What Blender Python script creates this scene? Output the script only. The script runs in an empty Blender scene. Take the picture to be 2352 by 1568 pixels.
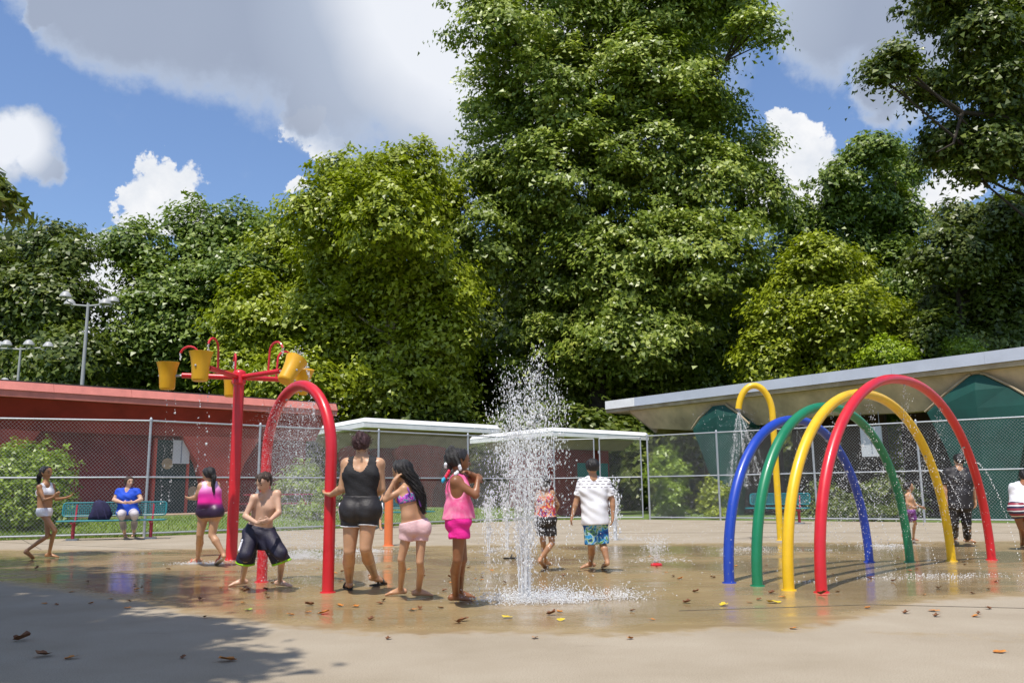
import bpy, math, random
import numpy as np
from mathutils import Vector, Matrix

random.seed(7)
RNG = np.random.default_rng(7)
SC = bpy.context.scene
COL = SC.collection

# ------------------------------------------------------------------ camera
CAMZ = 1.05
PITCH = math.radians(10.0)
ROLL = math.radians(-0.65)
R3 = Matrix.Rotation(math.radians(90) + PITCH, 3, 'X') @ Matrix.Rotation(ROLL, 3, 'Z')
cam_d = bpy.data.cameras.new('camera')
cam_d.sensor_width = 36.0
cam_d.lens = 30.0
cam_d.clip_start = 0.05
cam_d.clip_end = 2000.0
cam = bpy.data.objects.new('camera', cam_d)
cam.matrix_world = Matrix.Translation((0, 0, CAMZ)) @ R3.to_4x4()
COL.objects.link(cam)
SC.camera = cam

FD = 1960.0                     # focal length in pixels of a 2352 px wide view
K = 2352.0 / 2560.0
RN = np.array(R3)


def ray(u, v):
    return RN @ np.array([(u - 1176.0) / FD, -(v - 784.0) / FD, -1.0])


def W(u, v, Y):                 # point of the place seen at (u, v), at distance Y
    d = ray(u, v)
    return np.array([0, 0, CAMZ]) + d * (Y / d[1])


def G(u, v, z=0.0):             # ground point seen at (u, v)
    d = ray(u, v)
    return np.array([0, 0, CAMZ]) + d * ((z - CAMZ) / d[2])


def S(u, v, Y):
    return W(u * K, v * K, Y)


def proj(p):
    q = RN.T @ (np.asarray(p, float) - np.array([0, 0, CAMZ]))
    return 1176 + FD * q[0] / -q[2], 784 - FD * q[1] / -q[2]


# ------------------------------------------------------------------ light, sky, exposure
SUN_DIR = np.array([0.13, 0.37, -0.92])
SUN_DIR /= np.linalg.norm(SUN_DIR)
sun_d = bpy.data.lights.new('sun', 'SUN')
sun_d.energy = 5.0
sun_d.angle = math.radians(0.55)
sun_d.color = (1.0, 0.945, 0.86)
sun = bpy.data.objects.new('sun', sun_d)
sun.rotation_euler = Vector(SUN_DIR).to_track_quat('-Z', 'Y').to_euler()
sun.location = (-20, -40, 80)
COL.objects.link(sun)

world = bpy.data.worlds.new('World')
SC.world = world
world.use_nodes = True
SC.view_settings.view_transform = 'Standard'
SC.view_settings.look = 'None'
SC.view_settings.exposure = 0.0
SC.view_settings.gamma = 1.0
SC.view_settings.use_curve_mapping = False
SC.cycles.use_denoising = True
SC.cycles.max_bounces = 8
SC.cycles.diffuse_bounces = 3
SC.cycles.glossy_bounces = 3
SC.cycles.transmission_bounces = 4
SC.cycles.transparent_max_bounces = 12
SC.cycles.sample_clamp_indirect = 6.0
SC.cycles.caustics_reflective = False
SC.cycles.caustics_refractive = False


class NT:                        # small node-tree writer
    def __init__(self, tree):
        self.t = tree
        self.n = tree.nodes
        self.l = tree.links

    def new(self, typ, **kw):
        n = self.n.new(typ)
        for k, v in kw.items():
            setattr(n, k, v)
        return n

    def put(self, sock, val):
        if hasattr(val, 'is_output'):
            self.l.new(val, sock)
        elif val is not None:
            sock.default_value = val

    def math(self, op, a, b=None, c=None, clamp=False):
        n = self.new('ShaderNodeMath', operation=op, use_clamp=clamp)
        self.put(n.inputs[0], a)
        self.put(n.inputs[1], b)
        self.put(n.inputs[2], c)
        return n.outputs[0]

    def vmath(self, op, a, b=None):
        n = self.new('ShaderNodeVectorMath', operation=op)
        self.put(n.inputs[0], a)
        self.put(n.inputs[1], b)
        return n.outputs['Value'] if op in ('DOT_PRODUCT', 'LENGTH', 'DISTANCE') else n.outputs['Vector']

    def noise(self, vec, scale, detail=4.0, rough=0.55, dist=0.0):
        n = self.new('ShaderNodeTexNoise')
        self.put(n.inputs['Vector'], vec)
        n.inputs['Scale'].default_value = scale
        n.inputs['Detail'].default_value = detail
        n.inputs['Roughness'].default_value = rough
        n.inputs['Distortion'].default_value = dist
        return n.outputs['Fac'], n.outputs['Color']

    def ramp(self, fac, stops, interp='LINEAR'):
        n = self.new('ShaderNodeValToRGB')
        n.color_ramp.interpolation = interp
        while len(n.color_ramp.elements) < len(stops):
            n.color_ramp.elements.new(0.5)
        for e, (p, c) in zip(n.color_ramp.elements, stops):
            e.position = p
            e.color = (*c, 1.0) if len(c) == 3 else c
        self.put(n.inputs['Fac'], fac)
        return n.outputs['Color']

    def mix(self, fac, a, b, mode='MIX'):
        n = self.new('ShaderNodeMix', data_type='RGBA', blend_type=mode)
        self.put(n.inputs[0], fac)
        for s, v in ((n.inputs[6], a), (n.inputs[7], b)):
            if isinstance(v, (tuple, list)) and len(v) == 3:
                v = (*v, 1.0)
            self.put(s, v)
        return n.outputs[2]

    def smooth(self, x, lo, hi, a=0.0, b=1.0):
        n = self.new('ShaderNodeMapRange', interpolation_type='SMOOTHSTEP')
        self.put(n.inputs[0], x)
        for i, v in enumerate((lo, hi, a, b)):
            n.inputs[i + 1].default_value = v
        return n.outputs[0]


def build_sky():
    t = NT(world.node_tree)
    for n in list(t.n):
        t.n.remove(n)
    out = t.new('ShaderNodeOutputWorld')
    bg = t.new('ShaderNodeBackground')
    bg.inputs['Strength'].default_value = 0.14
    sky = t.new('ShaderNodeTexSky')
    sky.sky_type = 'NISHITA'
    sky.sun_disc = False
    sky.sun_elevation = math.asin(-SUN_DIR[2])
    sky.sun_rotation = math.atan2(-SUN_DIR[0], -SUN_DIR[1])
    sky.altitude = 60
    sky.air_density = 1.1
    sky.dust_density = 1.2
    sky.ozone_density = 1.6
    tc = t.new('ShaderNodeTexCoord')
    d0 = tc.outputs['Generated']
    _, nc = t.noise(d0, 9.0, 6.0, 0.6)
    off = t.vmath('MULTIPLY', t.vmath('SUBTRACT', nc, (0.5, 0.5, 0.5)), (0.10, 0.10, 0.10))
    dd = t.vmath('NORMALIZE', t.vmath('ADD', d0, off))
    _, nc2 = t.noise(d0, 26.0, 7.0, 0.62)
    off2 = t.vmath('MULTIPLY', t.vmath('SUBTRACT', nc2, (0.5, 0.5, 0.5)), (0.085, 0.085, 0.085))
    dc = t.vmath('NORMALIZE', t.vmath('ADD', d0, off2))

    def field(vec, blobs):
        acc = None
        for (u, v, r) in blobs:
            d = ray(u, v)
            d = d / np.linalg.norm(d)
            dot = t.vmath('DOT_PRODUCT', vec, tuple(d))
            cr = math.cos(r / FD)
            f = t.math('MULTIPLY_ADD', dot, 1.0 / (1.0 - cr), -cr / (1.0 - cr))
            f = t.math('MAXIMUM', f, 0.0)
            acc = f if acc is None else t.math('MAXIMUM', acc, f)
        return acc

    # the big grey-bellied cloud bank overhead (it reaches on above the frame)
    big = field(dd, [(150, -30, 140), (290, 30, 165), (470, 20, 215), (640, 60, 230), (820, 100, 290),
                     (960, 200, 210), (1120, 150, 370), (1330, 60, 400), (700, 250, 80), (300, -180, 280), (20, 325, 80), (60, 375, 52), (-40, 340, 90),
                     (800, -250, 500), (1250, -330, 420), (1960, 20, 170), (2090, 110, 120), (2070, 220, 80), (2050, -250, 300),
                     (2400, 40, 190), (300, -600, 520), (1100, -800, 700), (60, 20, 50)])
    fine, _ = t.noise(d0, 14.0, 8.0, 0.6)
    big = t.math('ADD', big, t.math('MULTIPLY', t.math('SUBTRACT', fine, 0.5), 0.62))
    mbig = t.smooth(big, 0.06, 0.52)
    # crisp white cumulus low in the sky
    cum = field(dc, [(365, 400, 55), (350, 440, 70), (400, 450, 80), (340, 490, 75), (430, 500, 70), (300, 455, 40),
                     (1830, 330, 62), (1880, 390, 80), (1795, 280, 40), (1770, 420, 100), (2190, 425, 60),
                     (2120, 450, 55), (690, 436, 30), (700, 300, 55), (735, 340, 45), (215, 640, 110), (180, 720, 110),
                     (-300, 420, 220), (2700, 380, 200), (-700, 250, 260), (3100, 200, 280)])
    cum = t.math('ADD', cum, t.math('MULTIPLY', t.math('SUBTRACT', fine, 0.5), 0.85))
    mcum = t.smooth(cum, 0.14, 0.50)
    # the same broken cloud goes on all round, away from what the camera sees
    gen, _ = t.noise(d0, 3.2, 8.0, 0.58, 0.3)
    axis = RN @ np.array([0, 0, -1.0])
    away = t.smooth(t.vmath('DOT_PRODUCT', d0, tuple(axis)), 0.80, 0.55)
    mgen = t.math('MULTIPLY', t.smooth(gen, 0.52, 0.66), away)

    tone, _ = t.noise(d0, 5.0, 5.0, 0.5)
    lit = t.math('ADD', field(d0, [(1080, 10, 470), (1300, -60, 600), (20, 320, 120)]), t.math('MULTIPLY', tone, 0.35))
    cbig = t.ramp(lit, [(0.15, (2.6, 3.0, 3.85)), (0.65, (3.3, 3.75, 4.6)), (1.1, (6.3, 6.5, 6.9))])
    edge = t.smooth(big, 0.30, 0.75)
    cbig = t.mix(edge, (3.5, 4.1, 5.2), cbig)
    shade, _ = t.noise(d0, 22.0, 6.0, 0.6)
    ccum = t.ramp(shade, [(0.30, (5.4, 5.7, 6.2)), (0.60, (6.8, 6.85, 7.0))])
    tint = t.mix(1.0, sky.outputs['Color'], (0.96, 1.05, 1.22), 'MULTIPLY')
    c = t.mix(mgen, tint, (3.4, 3.8, 4.6))
    c = t.mix(mcum, c, ccum)
    c = t.mix(t.math('MULTIPLY', mbig, 0.96), c, cbig)
    t.l.new(c, bg.inputs['Color'])
    t.l.new(bg.outputs[0], out.inputs['Surface'])


build_sky()


# ------------------------------------------------------------------ materials
MATS = {}


def new_mat(name):
    m = bpy.data.materials.new(name)
    m.use_nodes = True
    t = NT(m.node_tree)
    b = t.n['Principled BSDF']
    MATS[name] = m
    return m, t, b


def pmat(name, col, rough=0.6, var=0.12, scale=6.0, bump=0.0, bscale=40.0, metal=0.0, spec=0.5, coat=0.0, sss=0.0, dark=None):
    """a base colour with uneven tone and fine relief"""
    m, t, b = new_mat(name)
    tc = t.new('ShaderNodeTexCoord')
    f, _ = t.noise(tc.outputs['Object'], scale, 6.0, 0.6)
    lo = tuple(c * (1 - var) for c in col) if dark is None else dark
    hi = tuple(min(1, c * (1 + var)) for c in col)
    c = t.ramp(f, [(0.3, lo), (0.7, hi)])
    t.l.new(c, b.inputs['Base Color'])
    b.inputs['Roughness'].default_value = rough
    b.inputs['Metallic'].default_value = metal
    b.inputs['Specular IOR Level'].default_value = spec
    if coat:
        b.inputs['Coat Weight'].default_value = coat
        b.inputs['Coat Roughness'].default_value = 0.12
    if sss:
        b.inputs['Subsurface Weight'].default_value = sss
        b.inputs['Subsurface Radius'].default_value = (0.012, 0.005, 0.003)
        b.inputs['Subsurface Scale'].default_value = 1.0
    if bump:
        bf, _ = t.noise(tc.outputs['Object'], bscale, 5.0, 0.6)
        bn = t.new('ShaderNodeBump')
        bn.inputs['Strength'].default_value = bump
        bn.inputs['Distance'].default_value = 0.02
        t.l.new(bf, bn.inputs['Height'])
        t.l.new(bn.outputs[0], b.inputs['Normal'])
    return m


def paint(name, col, rough=0.35):
    """weathered gloss paint on steel: faint scuffs and water marks"""
    m, t, b = new_mat(name)
    tc = t.new('ShaderNodeTexCoord')
    f, _ = t.noise(tc.outputs['Object'], 3.0, 7.0, 0.65)
    g, _ = t.noise(tc.outputs['Object'], 38.0, 4.0, 0.6)
    c = t.ramp(f, [(0.3, tuple(x * 0.86 for x in col)), (0.65, tuple(min(1, x * 1.06) for x in col))])
    scuff = t.smooth(g, 0.66, 0.74)
    c = t.mix(t.math('MULTIPLY', scuff, 0.35), c, tuple(0.5 * x + 0.12 for x in col))
    t.l.new(c, b.inputs['Base Color'])
    r = t.math('MULTIPLY_ADD', f, 0.35, rough - 0.15)
    t.l.new(r, b.inputs['Roughness'])
    b.inputs['Coat Weight'].default_value = 0.25
    b.inputs['Coat Roughness'].default_value = 0.15
    return m


def leafmat(name, lo, mid, hi, trans=0.28):
    m, t, b = new_mat(name)
    at = t.new('ShaderNodeAttribute', attribute_name='rnd')
    c = t.ramp(at.outputs['Fac'], [(0.0, lo), (0.5, mid), (0.93, hi), (1.0, tuple(0.5 * x + y for x, y in zip(hi, (0.09, 0.05, 0.0))))])
    t.l.new(c, b.inputs['Base Color'])
    b.inputs['Roughness'].default_value = 0.40
    b.inputs['Specular IOR Level'].default_value = 0.5
    tr = t.new('ShaderNodeBsdfTranslucent')
    tc = t.mix(1.0, c, (1.15, 1.25, 0.5), 'MULTIPLY')
    t.l.new(tc, tr.inputs['Color'])
    mx = t.new('ShaderNodeMixShader')
    mx.inputs[0].default_value = trans
    t.l.new(b.outputs[0], mx.inputs[1])
    t.l.new(tr.outputs[0], mx.inputs[2])
    t.l.new(mx.outputs[0], t.n['Material Output'].inputs['Surface'])
    return m


def M(name):
    return MATS[name]


paint('red_paint', (0.62, 0.012, 0.022))
paint('yellow_paint', (0.80, 0.50, 0.008))
paint('bucket_yellow', (0.78, 0.40, 0.006), 0.45)
paint('green_paint', (0.005, 0.20, 0.085))
paint('blue_paint', (0.012, 0.055, 0.42))
paint('orange_paint', (0.78, 0.20, 0.06), 0.5)
paint('teal_paint', (0.02, 0.20, 0.22), 0.45)
paint('maroon_paint', (0.36, 0.02, 0.045), 0.5)
pmat('galvanised', (0.40, 0.42, 0.44), 0.45, 0.15, 20, metal=0.4)
pmat('fence_wire', (0.40, 0.41, 0.42), 0.5, 0.15, 5, metal=0.3)
pmat('red_wall', (0.27, 0.030, 0.024), 0.8, 0.25, 1.3, 0.3, 30)
pmat('maroon_shade_wall', (0.19, 0.026, 0.026), 0.8, 0.25, 1.3, 0.3, 30)  # darker copy of the red wall, recess shade put into its colour
pmat('salmon_board', (0.58, 0.185, 0.145), 0.6, 0.15, 2.0, 0.2, 30)
pmat('pale_red', (0.46, 0.07, 0.05), 0.75, 0.2, 1.3, 0.2, 30)
pmat('roof_gravel', (0.07, 0.055, 0.055), 0.95, 0.4, 9, 0.4, 30)
pmat('white_board', (0.90, 0.89, 0.87), 0.6, 0.04, 2.0, 0.2, 20, dark=(0.80, 0.79, 0.76))
pmat('shaded_metal', (0.50, 0.53, 0.60), 0.45, 0.08, 1.0)  # fascia metal, the tree shade on it put into the blue-grey
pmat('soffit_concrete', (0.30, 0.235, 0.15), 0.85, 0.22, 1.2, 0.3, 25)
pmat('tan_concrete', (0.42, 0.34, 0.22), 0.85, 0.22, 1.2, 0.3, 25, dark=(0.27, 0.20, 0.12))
pmat('brown_concrete', (0.52, 0.40, 0.25), 0.9, 0.3, 0.9, 0.3, 25)
pmat('green_wall', (0.004, 0.062, 0.047), 0.7, 0.25, 1.0, 0.2, 30)
pmat('dark_teal_wall', (0.02, 0.045, 0.045), 0.8, 0.3, 1.0)
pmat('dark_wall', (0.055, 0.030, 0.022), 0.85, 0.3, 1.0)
pmat('path_pink', (0.44, 0.30, 0.21), 0.9, 0.15, 1.5)
pmat('sign_white', (0.62, 0.64, 0.66), 0.5, 0.05, 3)
pmat('sign_teal', (0.01, 0.16, 0.14), 0.5, 0.1, 3)
pmat('sign_print', (0.25, 0.28, 0.34), 0.6, 0.3, 9)
pmat('lamp_grey', (0.38, 0.38, 0.37), 0.45, 0.08, 3)
pmat('bark', (0.045, 0.034, 0.026), 0.95, 0.4, 3.0, 0.6, 12)
pmat('bark_pale', (0.55, 0.50, 0.40), 0.8, 0.2, 2.0, 0.3, 12, dark=(0.26, 0.22, 0.15))
pmat('soil', (0.085, 0.075, 0.04), 1.0, 0.4, 2.0, 0.5, 12)
pmat('dark_hole', (0.02, 0.02, 0.02), 0.8, 0.1)

LEAF = dict(
    tulip=leafmat('leaf_tulip', (0.085, 0.125, 0.010), (0.215, 0.285, 0.032), (0.47, 0.52, 0.11)),
    syca=leafmat('leaf_sycamore', (0.125, 0.16, 0.005), (0.275, 0.325, 0.010), (0.45, 0.50, 0.05)),
    dark=leafmat('leaf_dark', (0.038, 0.064, 0.006), (0.105, 0.145, 0.018), (0.23, 0.27, 0.05)),
    mid=leafmat('leaf_mid', (0.058, 0.10, 0.010), (0.15, 0.22, 0.026), (0.30, 0.37, 0.07)),
    bright=leafmat('leaf_bright', (0.14, 0.20, 0.006), (0.28, 0.38, 0.012), (0.42, 0.52, 0.03)),
    shrub=leafmat('leaf_shrub', (0.10, 0.16, 0.010), (0.20, 0.29, 0.022), (0.34, 0.44, 0.05)),
)


def skinmat(name, col):
    m, t, b = new_mat(name)
    tc = t.new('ShaderNodeTexCoord')
    f, _ = t.noise(tc.outputs['Object'], 9.0, 5.0, 0.6)
    c = t.ramp(f, [(0.3, tuple(x * 0.86 for x in col)), (0.7, tuple(x * 1.08 for x in col))])
    t.l.new(c, b.inputs['Base Color'])
    g, _ = t.noise(tc.outputs['Object'], 30.0, 4.0, 0.6)
    t.l.new(t.math('MULTIPLY_ADD', g, 0.35, 0.22), b.inputs['Roughness'])
    b.inputs['Subsurface Weight'].default_value = 0.12
    b.inputs['Subsurface Radius'].default_value = (0.010, 0.004, 0.002)
    b.inputs['Subsurface Scale'].default_value = 1.0
    return m


skinmat('skin_tan', (0.54, 0.30, 0.17))
skinmat('skin_olive', (0.44, 0.23, 0.125))
skinmat('skin_light', (0.62, 0.38, 0.26))
skinmat('skin_brown', (0.26, 0.105, 0.045))
skinmat('skin_bronze', (0.40, 0.20, 0.095))
pmat('hair_black', (0.012, 0.009, 0.008), 0.38, 0.5, 60, 0.6, 90)
pmat('hair_brown', (0.045, 0.024, 0.014), 0.42, 0.5, 60, 0.6, 90)
pmat('hair_auburn', (0.05, 0.016, 0.016), 0.5, 0.5, 60, 0.6, 90)
pmat('eye_dark', (0.015, 0.01, 0.008), 0.2, 0.1)
pmat('lip', (0.30, 0.09, 0.07), 0.4, 0.1)
pmat('cloth_white', (0.78, 0.78, 0.82), 0.8, 0.05, 8, 0.3, 60)
pmat('cloth_blackt', (0.014, 0.013, 0.015), 0.75, 0.3, 10, 0.3, 60)
pmat('cloth_black', (0.018, 0.015, 0.016), 0.55, 0.3, 10, 0.3, 60)
pmat('cloth_navy', (0.012, 0.010, 0.028), 0.6, 0.3, 10, 0.3, 50)
pmat('cloth_blue', (0.008, 0.07, 0.55), 0.75, 0.15, 6, 0.4, 30)
pmat('cloth_pale', (0.52, 0.48, 0.50), 0.85, 0.1, 10, 0.3, 40)
pmat('cloth_blush', (0.72, 0.47, 0.48), 0.85, 0.06, 10, 0.3, 50)
pmat('cloth_hotpink', (0.80, 0.012, 0.27), 0.75, 0.15, 6, 0.3, 50)
pmat('cloth_lime', (0.30, 0.62, 0.01), 0.7, 0.1, 6)
pmat('bag_navy', (0.016, 0.014, 0.055), 0.85, 0.4, 12, 0.5, 40)
pmat('shoe_white', (0.72, 0.66, 0.62), 0.6, 0.1, 10)
pmat('shoe_coral', (0.62, 0.12, 0.07), 0.6, 0.1, 10)
pmat('rubber_black', (0.012, 0.010, 0.010), 0.6, 0.2, 10)
pmat('bead_white', (0.80, 0.80, 0.84), 0.25, 0.03, 10)
pmat('bead_red', (0.7, 0.02, 0.07), 0.3, 0.05, 10)
pmat('bead_cyan', (0.02, 0.35, 0.55), 0.3, 0.05, 10)
pmat('purple_strap', (0.25, 0.07, 0.5), 0.6, 0.2, 10)
pmat('watermelon', (0.55, 0.02, 0.03), 0.3, 0.1, 10)


def pattern_mats():
    # ombre swimsuit: dyed white at the shoulder to pink, plum at the hip
    m, t, b = new_mat('cloth_ombre')
    tc = t.new('ShaderNodeTexCoord')
    sp = t.new('ShaderNodeSeparateXYZ')
    t.l.new(tc.outputs['Object'], sp.inputs[0])
    z = t.smooth(sp.outputs['Z'], 0.74, 1.30)
    c = t.ramp(z, [(0.10, (0.03, 0.010, 0.035)), (0.22, (0.12, 0.012, 0.10)), (0.34, (0.80, 0.01, 0.28)),
                   (0.62, (0.82, 0.04, 0.42)), (0.84, (0.78, 0.30, 0.58)), (1.0, (0.75, 0.58, 0.74))])
    t.l.new(c, b.inputs['Base Color'])
    b.inputs['Roughness'].default_value = 0.45
    # white tee, rows of small dark motifs on yoke and sleeves
    m, t, b = new_mat('cloth_tee')
    tc = t.new('ShaderNodeTexCoord')
    sp = t.new('ShaderNodeSeparateXYZ')
    t.l.new(tc.outputs['Object'], sp.inputs[0])
    br = t.new('ShaderNodeTexBrick')
    mp = t.new('ShaderNodeMapping')
    mp.inputs['Rotation'].default_value = (math.radians(90), 0, 0)
    t.l.new(tc.outputs['Object'], mp.inputs['Vector'])
    t.l.new(mp.outputs[0], br.inputs['Vector'])
    br.inputs['Color1'].default_value = br.inputs['Color2'].default_value = (0, 0, 0, 1)
    br.inputs['Mortar'].default_value = (1, 1, 1, 1)
    br.inputs['Scale'].default_value = 1.0
    br.inputs['Brick Width'].default_value = 0.074
    br.inputs['Row Height'].default_value = 0.040
    br.inputs['Mortar Size'].default_value = 0.0148
    br.inputs['Mortar Smooth'].default_value = 0.2
    zf, _ = t.noise(tc.outputs['Object'], 18.0, 2.0)
    zone = t.smooth(sp.outputs['Z'], 1.080, 1.090)
    rag = t.smooth(zf, 0.30, 0.38)
    ink = t.math('MULTIPLY', t.math('MULTIPLY', t.math('SUBTRACT', 1.0, br.outputs['Color']), zone), rag)
    x2 = t.math('ABSOLUTE', sp.outputs['X'])
    slv = t.math('MULTIPLY', t.smooth(x2, 0.205, 0.215), t.math('SUBTRACT', 1.0, br.outputs['Color']))
    ink = t.math('MAXIMUM', ink, slv)
    c = t.mix(ink, (0.78, 0.78, 0.81), (0.24, 0.22, 0.24))
    t.l.new(c, b.inputs['Base Color'])
    b.inputs['Roughness'].default_value = 0.8
    # board shorts: swirled blues with lime and white
    m, t, b = new_mat('cloth_board')
    tc = t.new('ShaderNodeTexCoord')
    f, _ = t.noise(tc.outputs['Object'], 9.0, 2.0, 0.4, 1.6)
    c = t.ramp(f, [(0.30, (0.008, 0.02, 0.10)), (0.42, (0.01, 0.10, 0.38)), (0.50, (0.02, 0.34, 0.62)),
                   (0.545, (0.5, 0.6, 0.7)), (0.58, (0.16, 0.42, 0.03)), (0.66, (0.01, 0.05, 0.22))])
    t.l.new(c, b.inputs['Base Color'])
    b.inputs['Roughness'].default_value = 0.6
    # sunset-print tankini
    m, t, b = new_mat('cloth_sunset')
    tc = t.new('ShaderNodeTexCoord')
    f, _ = t.noise(tc.outputs['Object'], 16.0, 2.0, 0.4, 1.2)
    c = t.ramp(f, [(0.34, (0.16, 0.03, 0.20)), (0.44, (0.62, 0.05, 0.04)), (0.52, (0.75, 0.28, 0.05)), (0.60, (0.7, 0.5, 0.45)), (0.7, (0.10, 0.08, 0.3))])
    t.l.new(c, b.inputs['Base Color'])
    # violet/teal bikini print
    m, t, b = new_mat('cloth_violet')
    tc = t.new('ShaderNodeTexCoord')
    f, _ = t.noise(tc.outputs['Object'], 22.0, 2.0, 0.4, 0.8)
    c = t.ramp(f, [(0.34, (0.02, 0.02, 0.06)), (0.44, (0.30, 0.05, 0.50)), (0.52, (0.70, 0.10, 0.50)), (0.58, (0.03, 0.35, 0.35)), (0.7, (0.20, 0.06, 0.4))])
    t.l.new(c, b.inputs['Base Color'])
    # tie-dyed pink tank
    m, t, b = new_mat('cloth_tiedye')
    tc = t.new('ShaderNodeTexCoord')
    f, _ = t.noise(tc.outputs['Object'], 7.0, 4.0, 0.6, 0.8)
    c = t.ramp(f, [(0.35, (0.80, 0.06, 0.24)), (0.52, (0.84, 0.16, 0.34)), (0.68, (0.86, 0.34, 0.44))])
    t.l.new(c, b.inputs['Base Color'])
    b.inputs['Roughness'].default_value = 0.8
    # purple patterned trunks
    m, t, b = new_mat('cloth_purple')
    tc = t.new('ShaderNodeTexCoord')
    f, _ = t.noise(tc.outputs['Object'], 40.0, 2.0)
    c = t.ramp(f, [(0.42, (0.11, 0.02, 0.16)), (0.56, (0.26, 0.09, 0.30))])
    t.l.new(c, b.inputs['Base Color'])
    # navy / white / rust stripes
    m, t, b = new_mat('cloth_stripe')
    tc = t.new('ShaderNodeTexCoord')
    sp = t.new('ShaderNodeSeparateXYZ')
    t.l.new(tc.outputs['Object'], sp.inputs[0])
    n, _ = t.noise(tc.outputs['Object'], 3.0, 2.0)
    zz = t.math('ADD', sp.outputs['Z'], t.math('MULTIPLY', n, 0.06))
    w = t.math('FRACT', t.math('MULTIPLY', zz, 11.0))
    c = t.ramp(w, [(0.0, (0.02, 0.025, 0.06)), (0.34, (0.02, 0.025, 0.06)), (0.36, (0.7, 0.68, 0.66)), (0.55, (0.7, 0.68, 0.66)), (0.57, (0.25, 0.03, 0.05))], 'CONSTANT')
    t.l.new(c, b.inputs['Base Color'])
    # water in the air
    m, t, b = new_mat('water_drops')
    b.inputs['Base Color'].default_value = (0.93, 0.95, 0.97, 1)
    b.inputs['Roughness'].default_value = 0.08
    b.inputs['Specular IOR Level'].default_value = 0.9
    tr = t.new('ShaderNodeBsdfTransparent')
    mx = t.new('ShaderNodeMixShader')
    mx.inputs[0].default_value = 0.40
    t.l.new(b.outputs[0], mx.inputs[1])
    t.l.new(tr.outputs[0], mx.inputs[2])
    t.l.new(mx.outputs[0], t.n['Material Output'].inputs['Surface'])
    m, t, b = new_mat('water_mist')
    b.inputs['Base Color'].default_value = (0.93, 0.95, 0.97, 1)
    b.inputs['Roughness'].default_value = 0.3
    tr = t.new('ShaderNodeBsdfTransparent')
    mx = t.new('ShaderNodeMixShader')
    mx.inputs[0].default_value = 0.55
    t.l.new(b.outputs[0], mx.inputs[1])
    t.l.new(tr.outputs[0], mx.inputs[2])
    t.l.new(mx.outputs[0], t.n['Material Output'].inputs['Surface'])
    # fallen leaves
    for nm, lo, hi in (('fallen_brown', (0.10, 0.035, 0.012), (0.22, 0.085, 0.025)), ('fallen_orange', (0.34, 0.11, 0.015), (0.55, 0.21, 0.03)),
                       ('fallen_yellow', (0.50, 0.34, 0.015), (0.66, 0.50, 0.03)), ('fallen_green', (0.16, 0.26, 0.02), (0.28, 0.40, 0.04))):
        pmat(nm, hi, 0.7, 0.1, 25, 0.4, 60, dark=lo)


pattern_mats()


# ------------------------------------------------------------------ objects
def origin(parent):
    o = np.zeros(3)
    while parent is not None:
        o += np.array(parent.location)
        parent = parent.parent
    return o


def link_mesh(name, verts, faces, mat, parent=None, loc=(0, 0, 0), smooth=False, edges=()):
    me = bpy.data.meshes.new(name)
    v = np.asarray(verts, float) - (origin(parent) if parent is not None else np.asarray(loc, float))
    if isinstance(faces, np.ndarray):
        me.from_pydata(v.astype(np.float32), np.empty((0, 2), np.int32), faces.astype(np.int32))
    else:
        me.from_pydata([tuple(x) for x in v], list(edges), faces)
    if smooth:
        me.polygons.foreach_set('use_smooth', np.ones(len(me.polygons), bool))
    mats = mat if isinstance(mat, (list, tuple)) else [mat]
    for m in mats:
        me.materials.append(MATS[m] if isinstance(m, str) else m)
    me.update()
    o = bpy.data.objects.new(name, me)
    COL.objects.link(o)
    if parent is not None:
        o.parent = parent
    else:
        o.location = loc
    return o


def tag(o, label=None, cat=None, group=None, kind=None):
    for k, v in (('label', label), ('category', cat), ('group', group), ('kind', kind)):
        if v:
            o[k] = v
    return o


def thing(name, label, cat, loc, group=None):
    o = bpy.data.objects.new(name, None)
    o.empty_display_size = 0.2
    COL.objects.link(o)
    o.location = tuple(float(x) for x in loc)
    return tag(o, label, cat, group)


def nrm(v):
    v = np.asarray(v, float)
    return v / (np.linalg.norm(v) + 1e-12)


def frame(d):
    d = nrm(d)
    a = np.array([0, 0, 1.0]) if abs(d[2]) < 0.9 else np.array([1.0, 0, 0])
    x = nrm(np.cross(a, d))
    return x, np.cross(d, x), d


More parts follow.
